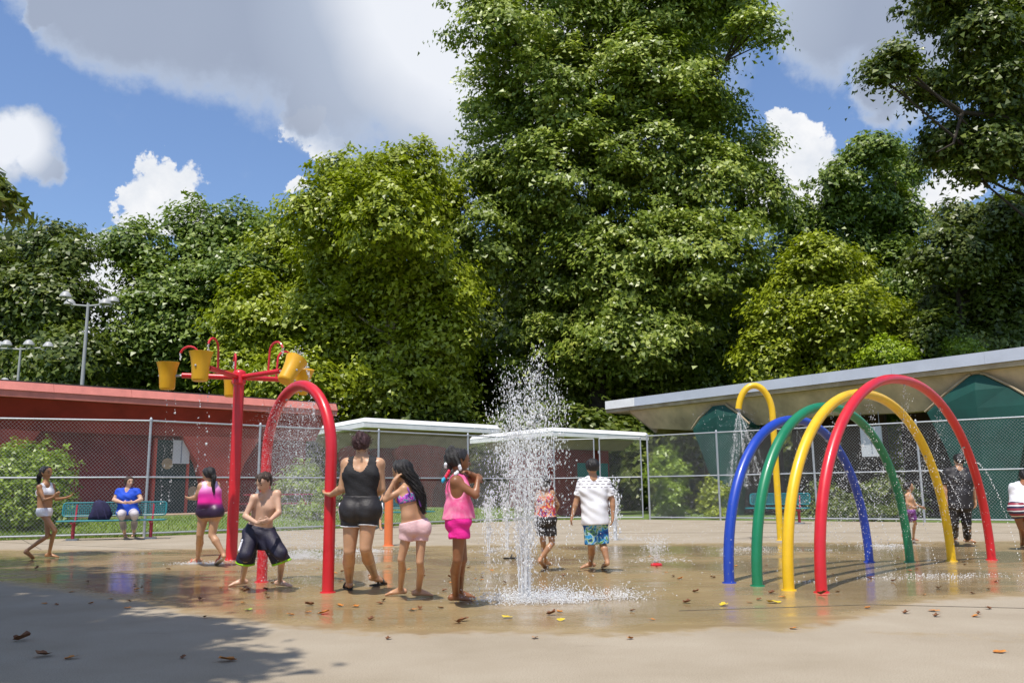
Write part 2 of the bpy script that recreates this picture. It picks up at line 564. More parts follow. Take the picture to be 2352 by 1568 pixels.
class MB:
    def __init__(self):
        self.v = []
        self.f = []
        self.mi = []

    def add(self, vs, fs, mi=0):
        b = len(self.v)
        self.v += [tuple(map(float, p)) for p in vs]
        self.f += [tuple(i + b for i in q) for q in fs]
        self.mi += [mi] * len(fs)
        return self

    def box(self, c, half, ax=None, mi=0, bev=0.0):
        c = np.asarray(c, float)
        ax = np.eye(3) if ax is None else np.asarray(ax, float)
        pts = []
        for sx in (-1, 1):
            for sy in (-1, 1):
                for sz in (-1, 1):
                    pts.append(c + ax[0] * half[0] * sx + ax[1] * half[1] * sy + ax[2] * half[2] * sz)
        return self.add(pts, [(0, 1, 3, 2), (4, 6, 7, 5), (0, 4, 5, 1), (2, 3, 7, 6), (0, 2, 6, 4), (1, 5, 7, 3)], mi)

    def tube(self, pts, r, n=10, caps=True, mi=0):
        pts = [np.asarray(p, float) for p in pts]
        rs = [r] * len(pts) if np.isscalar(r) else list(r)
        b = len(self.v)
        x = y = None
        vs = []
        for i, p in enumerate(pts):
            d = nrm(pts[min(i + 1, len(pts) - 1)] - pts[max(i - 1, 0)])
            if x is None:
                x, y, _ = frame(d)
            else:
                x = nrm(x - d * np.dot(x, d))
                y = np.cross(d, x)
            for k in range(n):
                a = 2 * math.pi * k / n
                vs.append(p + (x * math.cos(a) + y * math.sin(a)) * rs[i])
        fs = []
        for i in range(len(pts) - 1):
            for k in range(n):
                fs.append((i * n + k, i * n + (k + 1) % n, (i + 1) * n + (k + 1) % n, (i + 1) * n + k))
        if caps:
            fs.append(tuple(range(n - 1, -1, -1)))
            fs.append(tuple((len(pts) - 1) * n + k for k in range(n)))
        return self.add(vs, fs, mi)

    def lathe(self, c, prof, n=20, ax=None, mi=0, closed=False):
        c = np.asarray(c, float)
        ax = np.eye(3) if ax is None else ax
        vs = []
        for (r, z) in prof:
            for k in range(n):
                a = 2 * math.pi * k / n
                vs.append(c + ax[0] * r * math.cos(a) + ax[1] * r * math.sin(a) + ax[2] * z)
        fs = []
        m = len(prof)
        for i in range(m if closed else m - 1):
            j = (i + 1) % m
            for k in range(n):
                fs.append((i * n + k, i * n + (k + 1) % n, j * n + (k + 1) % n, j * n + k))
        return self.add(vs, fs, mi)

    def prism(self, poly, off, mi=0):
        """closed polygon of 3-D points pushed along the vector off"""
        p = [np.asarray(q, float) for q in poly]
        n = len(p)
        off = np.asarray(off, float)
        vs = p + [q + off for q in p]
        fs = [tuple(range(n - 1, -1, -1)), tuple(range(n, 2 * n))]
        for i in range(n):
            j = (i + 1) % n
            fs.append((i, j, n + j, n + i))
        return self.add(vs, fs, mi)

    def ball(self, c, r, n=8, mi=0, sq=(1, 1, 1)):
        c = np.asarray(c, float)
        vs = []
        m = max(4, n // 2)
        for i in range(m + 1):
            t = math.pi * i / m
            for k in range(n):
                a = 2 * math.pi * k / n
                vs.append(c + np.array([math.sin(t) * math.cos(a) * sq[0], math.sin(t) * math.sin(a) * sq[1], math.cos(t) * sq[2]]) * r)
        fs = []
        for i in range(m):
            for k in range(n):
                fs.append((i * n + k, (i + 1) * n + k, (i + 1) * n + (k + 1) % n, i * n + (k + 1) % n))
        return self.add(vs, fs, mi)

    def build(self, name, mat, parent=None, loc=(0, 0, 0), smooth=False):
        o = link_mesh(name, self.v, self.f, mat, parent, loc, smooth)
        if isinstance(mat, (list, tuple)):
            o.data.polygons.foreach_set('material_index', self.mi)
        return o


def autosmooth(o, ang=40):
    me = o.data
    me.polygons.foreach_set('use_smooth', np.ones(len(me.polygons), bool))
    try:
        me.set_sharp_from_angle(angle=math.radians(ang))
    except Exception:
        pass
    return o
# ------------------------------------------------------------------ ground
FENCE_L = [np.array([-19.0, 19.6, 0]), np.array([-9.75, 23.0, 0]), np.array([1.25, 33.2, 0])]
GATE_A, GATE_B = np.array([1.45, 32.9, 0]), np.array([4.85, 32.0, 0])
FENCE_R = [np.array([4.98, 31.9, 0]), np.array([14.9, 25.0, 0]), np.array([21.0, 20.8, 0])]
LINE = FENCE_L + [GATE_A, GATE_B] + FENCE_R
_lx = np.array([p[0] for p in LINE])
_ly = np.array([p[1] for p in LINE])


def fence_y(x):
    return np.interp(x, _lx, _ly)


def concrete():
    m, t, b = new_mat('concrete')
    tc = t.new('ShaderNodeTexCoord')
    o = tc.outputs['Object']
    at = t.new('ShaderNodeAttribute', attribute_name='wet')
    n1, _ = t.noise(o, 0.9, 6.0, 0.6)
    n2, _ = t.noise(o, 5.0, 6.0, 0.65)
    n3, _ = t.noise(o, 110.0, 5.0, 0.75)
    n4, _ = t.noise(o, 0.35, 4.0, 0.6)
    sx = t.new('ShaderNodeMapping')
    sx.inputs['Scale'].default_value = (0.5, 2.2, 1.0)
    t.l.new(o, sx.inputs['Vector'])
    n5, _ = t.noise(sx.outputs[0], 1.6, 5.0, 0.6)
    w = t.math('ADD', at.outputs['Fac'], t.math('MULTIPLY', t.math('SUBTRACT', n2, 0.5), 0.55))
    w = t.math('ADD', w, t.math('MULTIPLY', t.math('SUBTRACT', n1, 0.5), 0.20))
    wet = t.smooth(w, 0.36, 0.60)
    dry = t.ramp(n1, [(0.28, (0.295, 0.245, 0.175)), (0.5, (0.345, 0.29, 0.215)), (0.75, (0.39, 0.335, 0.255))])
    spk = t.ramp(n3, [(0.32, (0.58, 0.57, 0.55)), (0.50, (1, 1, 1)), (0.70, (1.26, 1.25, 1.24))])
    dry = t.mix(1.0, dry, spk, 'MULTIPLY')
    blot = t.smooth(n5, 0.64, 0.72)
    dry = t.mix(t.math('MULTIPLY', blot, 0.22), dry, (0.17, 0.14, 0.10))
    wc = t.ramp(n5, [(0.30, (0.26, 0.18, 0.088)), (0.55, (0.34, 0.245, 0.122)), (0.75, (0.39, 0.295, 0.165))])
    wc = t.mix(0.6, wc, t.mix(1.0, wc, spk, 'MULTIPLY'))
    t.l.new(t.mix(wet, dry, wc), b.inputs['Base Color'])
    pud = t.math('MULTIPLY', t.smooth(t.math('ADD', n4, t.math('MULTIPLY', n5, 0.5)), 0.62, 0.84), t.smooth(w, 0.55, 0.9))
    rough = t.mix(wet, (0.9, 0.9, 0.9), t.mix(pud, (0.34, 0.34, 0.34), (0.05, 0.05, 0.05)))
    t.l.new(rough, b.inputs['Roughness'])
    t.l.new(t.mix(wet, (0.25, 0.25, 0.25), (0.62, 0.62, 0.62)), b.inputs['Specular IOR Level'])
    bn = t.new('ShaderNodeBump')
    bn.inputs['Distance'].default_value = 0.004
    st = t.math('MULTIPLY', t.math('SUBTRACT', 1.0, t.math('MULTIPLY', pud, 0.9)), 0.22)
    t.l.new(st, bn.inputs['Strength'])
    t.l.new(n3, bn.inputs['Height'])
    rip, _ = t.noise(o, 24.0, 2.0)
    bn2 = t.new('ShaderNodeBump')
    bn2.inputs['Distance'].default_value = 0.004
    t.l.new(t.math('MULTIPLY', wet, 0.35), bn2.inputs['Strength'])
    t.l.new(rip, bn2.inputs['Height'])
    t.l.new(bn.outputs[0], bn2.inputs['Normal'])
    t.l.new(bn2.outputs[0], b.inputs['Normal'])


def ground():
    pmat('joint_tar', (0.10, 0.085, 0.06), 0.9, 0.3, 20)
    concrete()
    m, t, b = new_mat('lawn')
    tc = t.new('ShaderNodeTexCoord')
    f, _ = t.noise(tc.outputs['Object'], 0.7, 6.0, 0.65)
    g, _ = t.noise(tc.outputs['Object'], 14.0, 5.0, 0.65)
    c = t.ramp(f, [(0.3, (0.07, 0.12, 0.022)), (0.55, (0.12, 0.19, 0.03)), (0.75, (0.19, 0.20, 0.055))])
    c = t.mix(0.5, c, t.ramp(g, [(0.3, (0.04, 0.08, 0.015)), (0.7, (0.18, 0.25, 0.05))]))
    t.l.new(c, b.inputs['Base Color'])
    b.inputs['Roughness'].default_value = 1.0
    s = 700.0
    o = link_mesh('ground', [(-s, -s, -0.03), (s, -s, -0.03), (s, s, -0.03), (-s, s, -0.03)], [(0, 1, 2, 3)], 'lawn')
    tag(o, kind='structure')
    # the concrete pad, one sheet up to the fence
    near = np.array([G(*p)[:2] for p in [(0, 1338), (250, 1372), (450, 1408), (590, 1428), (760, 1447), (960, 1456), (1176, 1450), (1366, 1456),
                                        (1526, 1453), (1676, 1441), (1801, 1450), (1976, 1414), (2126, 1378), (2352, 1366)]])
    near = near[np.argsort(near[:, 0])]
    far = np.array([G(*p)[:2] for p in [(0, 1262), (300, 1263), (700, 1256), (1176, 1251), (1500, 1248), (1800, 1246), (2352, 1242)]])
    far = far[np.argsort(far[:, 0])]
    xs = np.concatenate([np.linspace(-19, -13, 12)[:-1], np.linspace(-13, 13, 221), np.linspace(13, 21, 14)[1:]])
    ts = np.concatenate([np.linspace(-14, 3, 12)[:-1], np.linspace(3, 18.5, 130), 18.5 + np.linspace(0, 1, 14)[1:]])
    X, T = np.meshgrid(xs, ts, indexing='ij')
    Y = np.where(T > 18.5, 18.5 + (T - 18.5) * (fence_y(X) + 0.25 - 18.5), T)
    a = (Y - np.interp(X, near[:, 0], near[:, 1])) / 0.75
    c = (np.interp(X, far[:, 0], far[:, 1]) - Y) / 1.3
    wet = np.clip(0.5 + np.minimum(a, c) * 0.5, 0, 1)
    d1, d2, d3 = G(1790, 1455), G(2352, 1492), G(2352, 1440)
    damp = np.clip((X - d1[0]) / 0.6, 0, 1) * np.clip((Y - np.interp(X, [d1[0], d2[0]], [d1[1] - 0.1, d2[1]])) / 0.3, 0, 1) * \
        np.clip((np.interp(X, [d1[0], d3[0]], [d1[1] + 0.45, d3[1]]) - Y) / 0.3, 0, 1) * 0.42
    wet = np.maximum(wet, damp)
    nx, ny = X.shape
    idx = np.arange(nx * ny).reshape(nx, ny)
    F = np.stack([idx[:-1, :-1], idx[1:, :-1], idx[1:, 1:], idx[:-1, 1:]], -1).reshape(-1, 4)
    o = link_mesh('splash_pad', np.stack([X, Y, np.zeros_like(X)], -1).reshape(-1, 3), F, 'concrete')
    at = o.data.attributes.new('wet', 'FLOAT', 'POINT')
    at.data.foreach_set('value', wet.reshape(-1).astype(np.float32))
    tag(o, kind='structure')
    # sealed expansion joints and a settled crack or two
    for ln in ([(1560, 1402), (2000, 1388), (2600, 1402)], [(-40, 1243), (120, 1250), (420, 1262)], [(1180, 1226), (1700, 1222), (2500, 1224)], [(620, 1216), (900, 1228), (1180, 1226)], [(40, 1233), (95, 1262)]):
        q = [G(*p_) for p_ in ln]
        mb = MB()
        for a_, b_ in zip(q[:-1], q[1:]):
            e_ = nrm(b_ - a_)
            mb.box((a_ + b_) / 2 + (0, 0, 0.001), (np.linalg.norm(b_ - a_) / 2, 0.008, 0.0025), (e_, np.array([-e_[1], e_[0], 0]), np.array([0, 0, 1.0])))
        mb.build('expansion_joint', 'joint_tar', o)
    # lawn rising gently from the left fence to the walk before the red pavilion
    xs = np.linspace(-19, 1.2, 60)
    V, F = [], []
    rows = (0.30, 0.9, 2.0, 3.2, 4.2, 16.0)
    nrm2 = np.array([-0.62, 0.78])
    for x in xs:
        for d_ in rows:
            V.append((x + nrm2[0] * d_, float(fence_y(x)) + nrm2[1] * d_, BANK(d_)))
    m_ = len(rows)
    for a_ in range(len(xs) - 1):
        for b_ in range(m_ - 1):
            F.append((a_ * m_ + b_, (a_ + 1) * m_ + b_, (a_ + 1) * m_ + b_ + 1, a_ * m_ + b_ + 1))
    tag(link_mesh('lawn_bank', V, F, 'lawn', smooth=True), kind='structure')
    # paved walk in front of the red pavilion
    e = nrm(np.array([8.6, 8.0, 0]))
    n = np.array([e[1], -e[0], 0])
    A = np.array([-15.6, 26.0, 0]) + n * 0.9 - e * 12
    B = np.array([-7.0, 34.0, 0]) + n * 0.9 + e * 4
    mb = MB()
    mb.prism([A + (0, 0, 0.36), B + (0, 0, 0.36), B - n * 3.2 + (0, 0, 0.36), A - n * 3.2 + (0, 0, 0.36)], (0, 0, 0.09))
    tag(mb.build('pavilion_walk_path', 'path_pink'), kind='structure')


def BANK(d_):
    return float(np.interp(d_, (0, 0.3, 0.9, 2.0, 3.2, 4.2, 16), (-0.028, -0.026, 0.08, 0.26, 0.38, 0.42, 0.42)))


ground()


def grass():
    pts = []
    n = 26000
    t = RNG.random(n)
    x = -19 + t * 21.5
    dd_ = 0.05 + RNG.random(n) ** 1.2 * 3.6
    y = fence_y(x) + 0.78 * dd_
    x = x - 0.62 * dd_
    ang = RNG.random(n) * 6.283
    h = 0.03 + RNG.random(n) * 0.075
    w = 0.012
    lean = RNG.normal(0, 0.03, (n, 2))
    base = np.stack([x, y, np.array([BANK(q) for q in dd_])], 1)
    dx = np.stack([np.cos(ang) * w, np.sin(ang) * w, np.zeros(n)], 1)
    tip = base + np.stack([lean[:, 0], lean[:, 1], h], 1)
    V = np.stack([base - dx, base + dx, tip], 1).reshape(-1, 3)
    Fc = np.arange(3 * n).reshape(-1, 3)
    o = link_mesh('grass', V, Fc, LEAF['shrub'])
    r = np.repeat(RNG.random(n), 3).astype(np.float32)
    o.data.attributes.new('rnd', 'FLOAT', 'POINT').data.foreach_set('value', r)
    tag(o, 'short green grass growing behind the chain-link fence', 'grass', kind='stuff')


grass()


# ------------------------------------------------------------------ chain-link fences
def chain(parent, a, b, z0, z1, pitch=0.092, r=0.0027):
    a, b = np.asarray(a, float), np.asarray(b, float)
    L = np.linalg.norm((b - a)[:2])
    e = nrm(b - a)
    nn = np.array([e[1], -e[0], 0])
    H = z1 - z0
    k = 0.92                                     # run per metre of rise
    segs = []
    for sgn in (1, -1):
        s0 = -H * k if sgn > 0 else 0
        s1 = L if sgn > 0 else L + H * k
        s = s0
        while s < s1:
            p0, p1 = s, s + sgn * H * k
            za, zb = 0.0, H
            lo, hi = (p0, p1) if sgn > 0 else (p1, p0)
            t0 = max(0.0, (0 - p0) / (p1 - p0) if sgn > 0 else (L - p0) / (p1 - p0))
            t1 = min(1.0, (L - p0) / (p1 - p0) if sgn > 0 else (0 - p0) / (p1 - p0))
            if t1 > t0 + 0.01:
                segs.append((p0 + (p1 - p0) * t0, z0 + H * t0, p0 + (p1 - p0) * t1, z0 + H * t1, sgn * 0.004))
            s += pitch
    g = np.array(segs)
    P = a + e * g[:, 0:1] + nn * g[:, 4:5]
    P[:, 2] = g[:, 1]
    Q = a + e * g[:, 2:3] + nn * g[:, 4:5]
    Q[:, 2] = g[:, 3]
    d = (Q - P) / np.linalg.norm(Q - P, axis=1, keepdims=True)
    u = np.cross(d, nn)
    ring = [nn * r, -nn * r * 0.5 + u * r * 0.87, -nn * r * 0.5 - u * r * 0.87]
    V = np.stack([P + ring[0], P + ring[1], P + ring[2], Q + ring[0], Q + ring[1], Q + ring[2]], 1).reshape(-1, 3)
    m = len(P)
    base = (np.arange(m) * 6)[:, None]
    F = np.concatenate([base + np.array([[0, 1, 4, 3]]), base + np.array([[1, 2, 5, 4]]), base + np.array([[2, 0, 3, 5]])])
    o = link_mesh('chain_link_mesh', V, F, 'fence_wire', parent)
    o['kind'] = 'stuff'
    return o


FH = 3.05


def rail(parent, name, a, b, z, r=0.024):
    autosmooth(MB().tube([a + (0, 0, z), b + (0, 0, z)], r, 8).build(name, 'galvanised', parent))


def post(parent, p, h=FH, r=0.036):
    mb = MB()
    mb.tube([p, p + (0, 0, h + 0.02)], r, 10)
    mb.lathe(p + (0, 0, h + 0.02), [(r * 1.15, -0.02), (r * 1.15, 0.02), (r * 0.7, 0.06), (0.004, 0.075)], 10)
    o = autosmooth(mb.build('post', 'galvanised', parent))
    for z in (0.35, 0.95, 1.25, 1.95, 2.4):
        if z < h:
            MB().lathe(p + (0, 0, z), [(r * 1.1, -0.012), (r * 1.25, -0.012), (r * 1.25, 0.012), (r * 1.1, 0.012)], 8, closed=True).build('tie_band', 'galvanised', o)


def fence(label, pts, posts):
    root = thing('chain_link_fence', label, 'fence', pts[0])
    for a, b in zip(pts[:-1], pts[1:]):
        chain(root, a, b, 0.07, FH, r=0.0019 if max(a[1], b[1]) > 32.5 else 0.0025)
        rail(root, 'top_rail', a, b, FH)
        rail(root, 'middle_rail', a, b, 1.55)
        rail(root, 'bottom_rail', a, b, 0.09)
    for p in posts:
        post(root, np.asarray(p, float))
    return root


def on_line(px, A, B):
    """where the sight line through column px (at eye height) meets the upright plane through A and B"""
    d = ray(px, 1131)
    m = np.array([[d[0], -(B - A)[0]], [d[1], -(B - A)[1]]])
    t, s = np.linalg.solve(m, A[:2])
    return A + (B - A) * s


posts_l = [on_line(-150, FENCE_L[0], FENCE_L[1]), FENCE_L[1] * 1.0] + [on_line(px, FENCE_L[1], FENCE_L[2]) for px in (592, 868, 1075)] + [FENCE_L[2]]
fence('tall grey chain-link fence with three rails in front of the red pavilion', FENCE_L, posts_l)
posts_r = [FENCE_R[0]] + [on_line(px, FENCE_R[0], FENCE_R[1]) for px in (1652, 1874, 2118)] + [FENCE_R[2]]
fence('tall grey chain-link fence in front of the green-pier concrete pavilion', FENCE_R, posts_r)


def gate(label, a, b):
    root = thing('chain_link_gate', label, 'gate', a, 'gate leaves in the fence corner')
    e = nrm(b - a)
    for p in (a, b):
        autosmooth(MB().tube([p + (0, 0, 0.06), p + (0, 0, FH - 0.05)], 0.027, 8).build('upright', 'galvanised', root))
    for nm, z in (('top_rail', FH - 0.05), ('middle_rail', 1.55), ('bottom_rail', 0.09)):
        rail(root, nm, a, b, z, 0.022)
    chain(root, a + e * 0.02, b - e * 0.02, 0.09, FH - 0.05, r=0.0019)
    for z in (0.5, 2.5):
        MB().box(a - e * 0.03 + (0, 0, z), (0.03, 0.03, 0.05)).build('hinge', 'galvanised', root)
    MB().box((b if 0 else b) - e * 0.04 + (0, -0.03, 1.1), (0.06, 0.02, 0.03)).build('latch', 'galvanised', root)


g1 = GATE_A + (GATE_B - GATE_A) * 0.03
g2 = GATE_A + (GATE_B - GATE_A) * 0.47
g3 = GATE_A + (GATE_B - GATE_A) * 0.53
g4 = GATE_A + (GATE_B - GATE_A) * 0.97
gate('left leaf of the chain-link gate behind the tall water jet', g1, g2)
gate('right leaf of the chain-link gate behind the boy in the white shirt', g3, g4)


# ------------------------------------------------------------------ pavilions
def flared_pier(parent, P, e, n, prof, thick=0.5, ridge=0.22, mat='green_wall', name='flared_pier'):
    """upright kite-shaped pier: prof = [(z, half width)], thick along -n, folded along its middle"""
    up = np.array([0, 0, 1.0])
    vs, fs = [], []
    for (z, h) in prof:
        rr = ridge * min(1.0, h / 0.8)
        vs += [P + e * -h + up * z, P + n * rr + up * z, P + e * h + up * z, P + e * h - n * thick + up * z, P - e * h - n * thick + up * z]
    for i in range(len(prof) - 1):
        a, b = i * 5, (i + 1) * 5
        for k in range(5):
            fs.append((a + k, a + (k + 1) % 5, b + (k + 1) % 5, b + k))
    fs.append((4, 3, 2, 1, 0))
    m = (len(prof) - 1) * 5
    fs.append(tuple(m + k for k in range(5)))
    return MB().add(vs, fs).build(name, mat, parent)


def slab(parent, poly, z0, z1, name, mat):
    p = [np.array([q[0], q[1], z0]) for q in poly]
    return MB().prism(p, (0, 0, z1 - z0)).build(name, mat, parent)


def red_pavilion():
    P0, P1 = np.array([-15.6, 26.0, 0]), np.array([-7.0, 34.0, 0])
    e = nrm(P1 - P0)
    n = np.array([e[1], -e[0], 0])
    A = P0 - e * 13
    B = P1
    up = np.array([0, 0, 1.0])
    root = thing('red_pavilion', 'long low red pavilion with salmon roof edge behind the left fence', 'building', A)
    D = 8.0
    rf = slab(root, [A, B, B - n * D, A - n * D], 4.12, 4.34, 'roof', 'salmon_board')
    slab(root, [A - n * 0.16, B - n * 0.16 - e * .1, B - n * D, A - n * D], 4.34, 4.56, 'roof_deck', 'salmon_board')
    slab(root, [A - n * 0.13 - e * .02, B - n * 0.13 + e * .05, B - n * D + e * .05, A - n * D - e * .02], 4.565, 4.645, 'gravel_stop', 'roof_gravel')
    L = np.linalg.norm(B - A)
    k = 0.0
    while k < L:                                 # fascia boards, butted, each a touch out of line
        k2 = min(L, k + 2.4)
        q = RNG.normal(0, 0.004)
        mb = MB()
        mb.prism([A + e * (k + .004) + n * (.035 + q) + up * 4.33, A + e * (k2 - .004) + n * (.035 + q) + up * 4.33, A + e * (k2 - .004) + n * (-.11 + q) + up * 4.600, A + e * (k + .004) + n * (-.11 + q) + up * 4.600], -n * 0.03)
        mb.build('fascia_board', 'salmon_board', rf)
        k = k2
    # leaning beam under the overhang
    s = [A - n * 0.25 + up * 4.11, A - n * 1.15 + up * 3.18, A - n * 1.6 + up * 3.18, A - n * 1.6 + up * 4.11]
    MB().prism(s, (B - A) - e * 0.3).build('soffit_beam', 'red_wall', root)
    W0, W1 = A - n * 1.7, B - n * 1.7 - e * 0.4
    MB().prism([W0, W1, W1 + up * 4.1, W0 + up * 4.1], -n * 0.3).build('wall', 'maroon_shade_wall', root)  # wall colour darkened for the shade under the overhang
    # pier, green door bay
    for px in (-40, 505):
        p = on_line(px, A - n * 1.2, B - n * 1.2)
        flared_pier(root, p, e, n, [(0, 0.42), (0.9, 0.5), (2.2, 0.9), (3.2, 1.5)], 0.4, 0.12, 'pale_red')
    d = on_line(425, W0, W1)
    dr = MB().box(d + n * 0.05 + up * 1.55, (0.05, 1.15, 1.5), (n, e, up)).build('door', 'dark_teal_wall', root)
    for kx in (-1.2, 0, 1.2):
        MB().box(d + n * 0.07 + e * kx + up * 1.55, (0.07, 0.05, 1.55), (n, e, up)).build('door_frame', 'pale_red', dr)
    for q, z in ((-0.75, 2.2), (0.25, 1.2)):
        MB().lathe(d + n * 0.12 + e * q + up * z, [(0.01, 0.03), (0.2, 0.0), (0.2, -0.03)], 12, ax=(e, up, n)).build('roundel', 'tan_concrete', dr)
    # notice on the wall
    sp = on_line(411, W0 + n * 0.3, W1 + n * 0.3)
    sg = thing('wall_notice', 'pale grey notice board high on the red pavilion', 'sign', sp + up * 2.2)
    MB().box(sp + up * 2.62, (0.02, 0.30, 0.42), (n, e, up)).build('board', 'sign_white', sg)
    MB().box(sp + n * 0.024 + up * 2.62, (0.004, 0.02, 0.40), (n, e, up)).build('seam', 'sign_print', sg)
    for sx in (-1, 1):
        MB().box(sp - n * 0.16 + e * sx * 0.2 + up * 2.62, (0.14, 0.02, 0.02), (n, e, up)).build('bracket', 'galvanised', sg)


red_pavilion()


def square_pavilion(name, label, C, Lp, Rp, ztop, th, wallmat, piermat, beam_z, piers, setback=1.5):
    C, Lp, Rp = (np.array([*p, 0.0]) for p in (C, Lp, Rp))
    Q = Lp + Rp - C
    up = np.array([0, 0, 1.0])
    root = thing(name, label, 'building', C)
    cen = (C + Q) / 2

    def inset(d):
        k = 1 - d / (np.linalg.norm(Rp - C) / 2)
        return [cen + (p - cen) * k for p in (C, Rp, Q, Lp)]
    rf = slab(root, inset(0.012), ztop - th, ztop - th * 0.45, 'roof', 'white_board')
    a, b = inset(0.0), inset(0.11)
    vs = [p + up * (ztop - th * 0.45) for p in a] + [p + up * ztop for p in b]
    MB().add(vs, [(0, 1, 5, 4), (1, 2, 6, 5), (2, 3, 7, 6), (3, 0, 4, 7), (4, 5, 6, 7), (3, 2, 1, 0)]).build('roof_edge', 'white_board', root)
    slab(root, inset(0.3), ztop, ztop + 0.03, 'roof_surface', 'roof_gravel')
    a, b = inset(0.5), inset(setback)
    vs = [p + up * (ztop - th - 0.002) for p in a] + [p + up * beam_z for p in b]
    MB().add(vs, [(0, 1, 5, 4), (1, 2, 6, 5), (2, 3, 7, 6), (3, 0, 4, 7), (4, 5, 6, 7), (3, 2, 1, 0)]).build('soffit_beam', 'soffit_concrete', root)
    w = inset(setback + 0.5)
    names = ('wall', 'wall', 'wall', 'wall')
    for i in range(4):
        p, q = w[i], w[(i + 1) % 4]
        dr = nrm(q - p)
        nn = np.array([dr[1], -dr[0], 0])
        MB().prism([p + up * 0, q, q + up * beam_z, p + up * beam_z], -nn * 0.2).build('wall', wallmat, root)
    for (side, f, prof) in piers:
        p, q = (b[0], b[1]) if side == 'R' else (b[3], b[0])
        dr = nrm(q - p)
        nn = np.array([dr[1], -dr[0], 0])
        if np.dot(nn, -C) < 0:
            nn = -nn
        flared_pier(root, p + (q - p) * f + nn * 0.12, dr, nn, prof, 0.3, 0.15, piermat)
    return root


dome = [(0, 0.55), (1.2, 0.72), (2.4, 1.25), (3.1, 1.75), (3.45, 1.35), (3.7, 0.6)]
square_pavilion('white_roof_pavilion', 'flat white-roofed pavilion with red flared piers behind the girl in pale shorts', (-6.96, 39.9), (-11.9, 47.2), (-0.7, 45.6),
                4.57, 0.45, 'maroon_shade_wall', 'red_wall', 3.3, [('R', 0.50, dome), ('L', 0.5, dome)])
sq = square_pavilion('white_roof_pavilion', 'lower white-roofed pavilion with dark red walls behind the tall water jet', (1.62, 35.9), (-2.1, 41.2), (6.35, 40.0),
                     3.72, 0.36, 'red_wall', 'red_wall', 2.9, [], 0.9)
# teal notice on its red wall
up = np.array([0, 0, 1.0])
nb_p = W(1362, 1085, 38.35)
nb_e = nrm(np.array([4.73, 4.1, 0]))
nb_n = np.array([nb_e[1], -nb_e[0], 0])
nb = thing('wall_notice', 'teal notice board on the dark red wall behind the boy in the white shirt', 'sign', nb_p)
MB().box(nb_p, (0.03, 0.95, 0.42), (nb_n, nb_e, up)).build('board', 'sign_teal', nb)
MB().box(nb_p + nb_n * 0.034, (0.004, 0.8, 0.30), (nb_n, nb_e, up)).build('panel', 'sign_teal', nb)


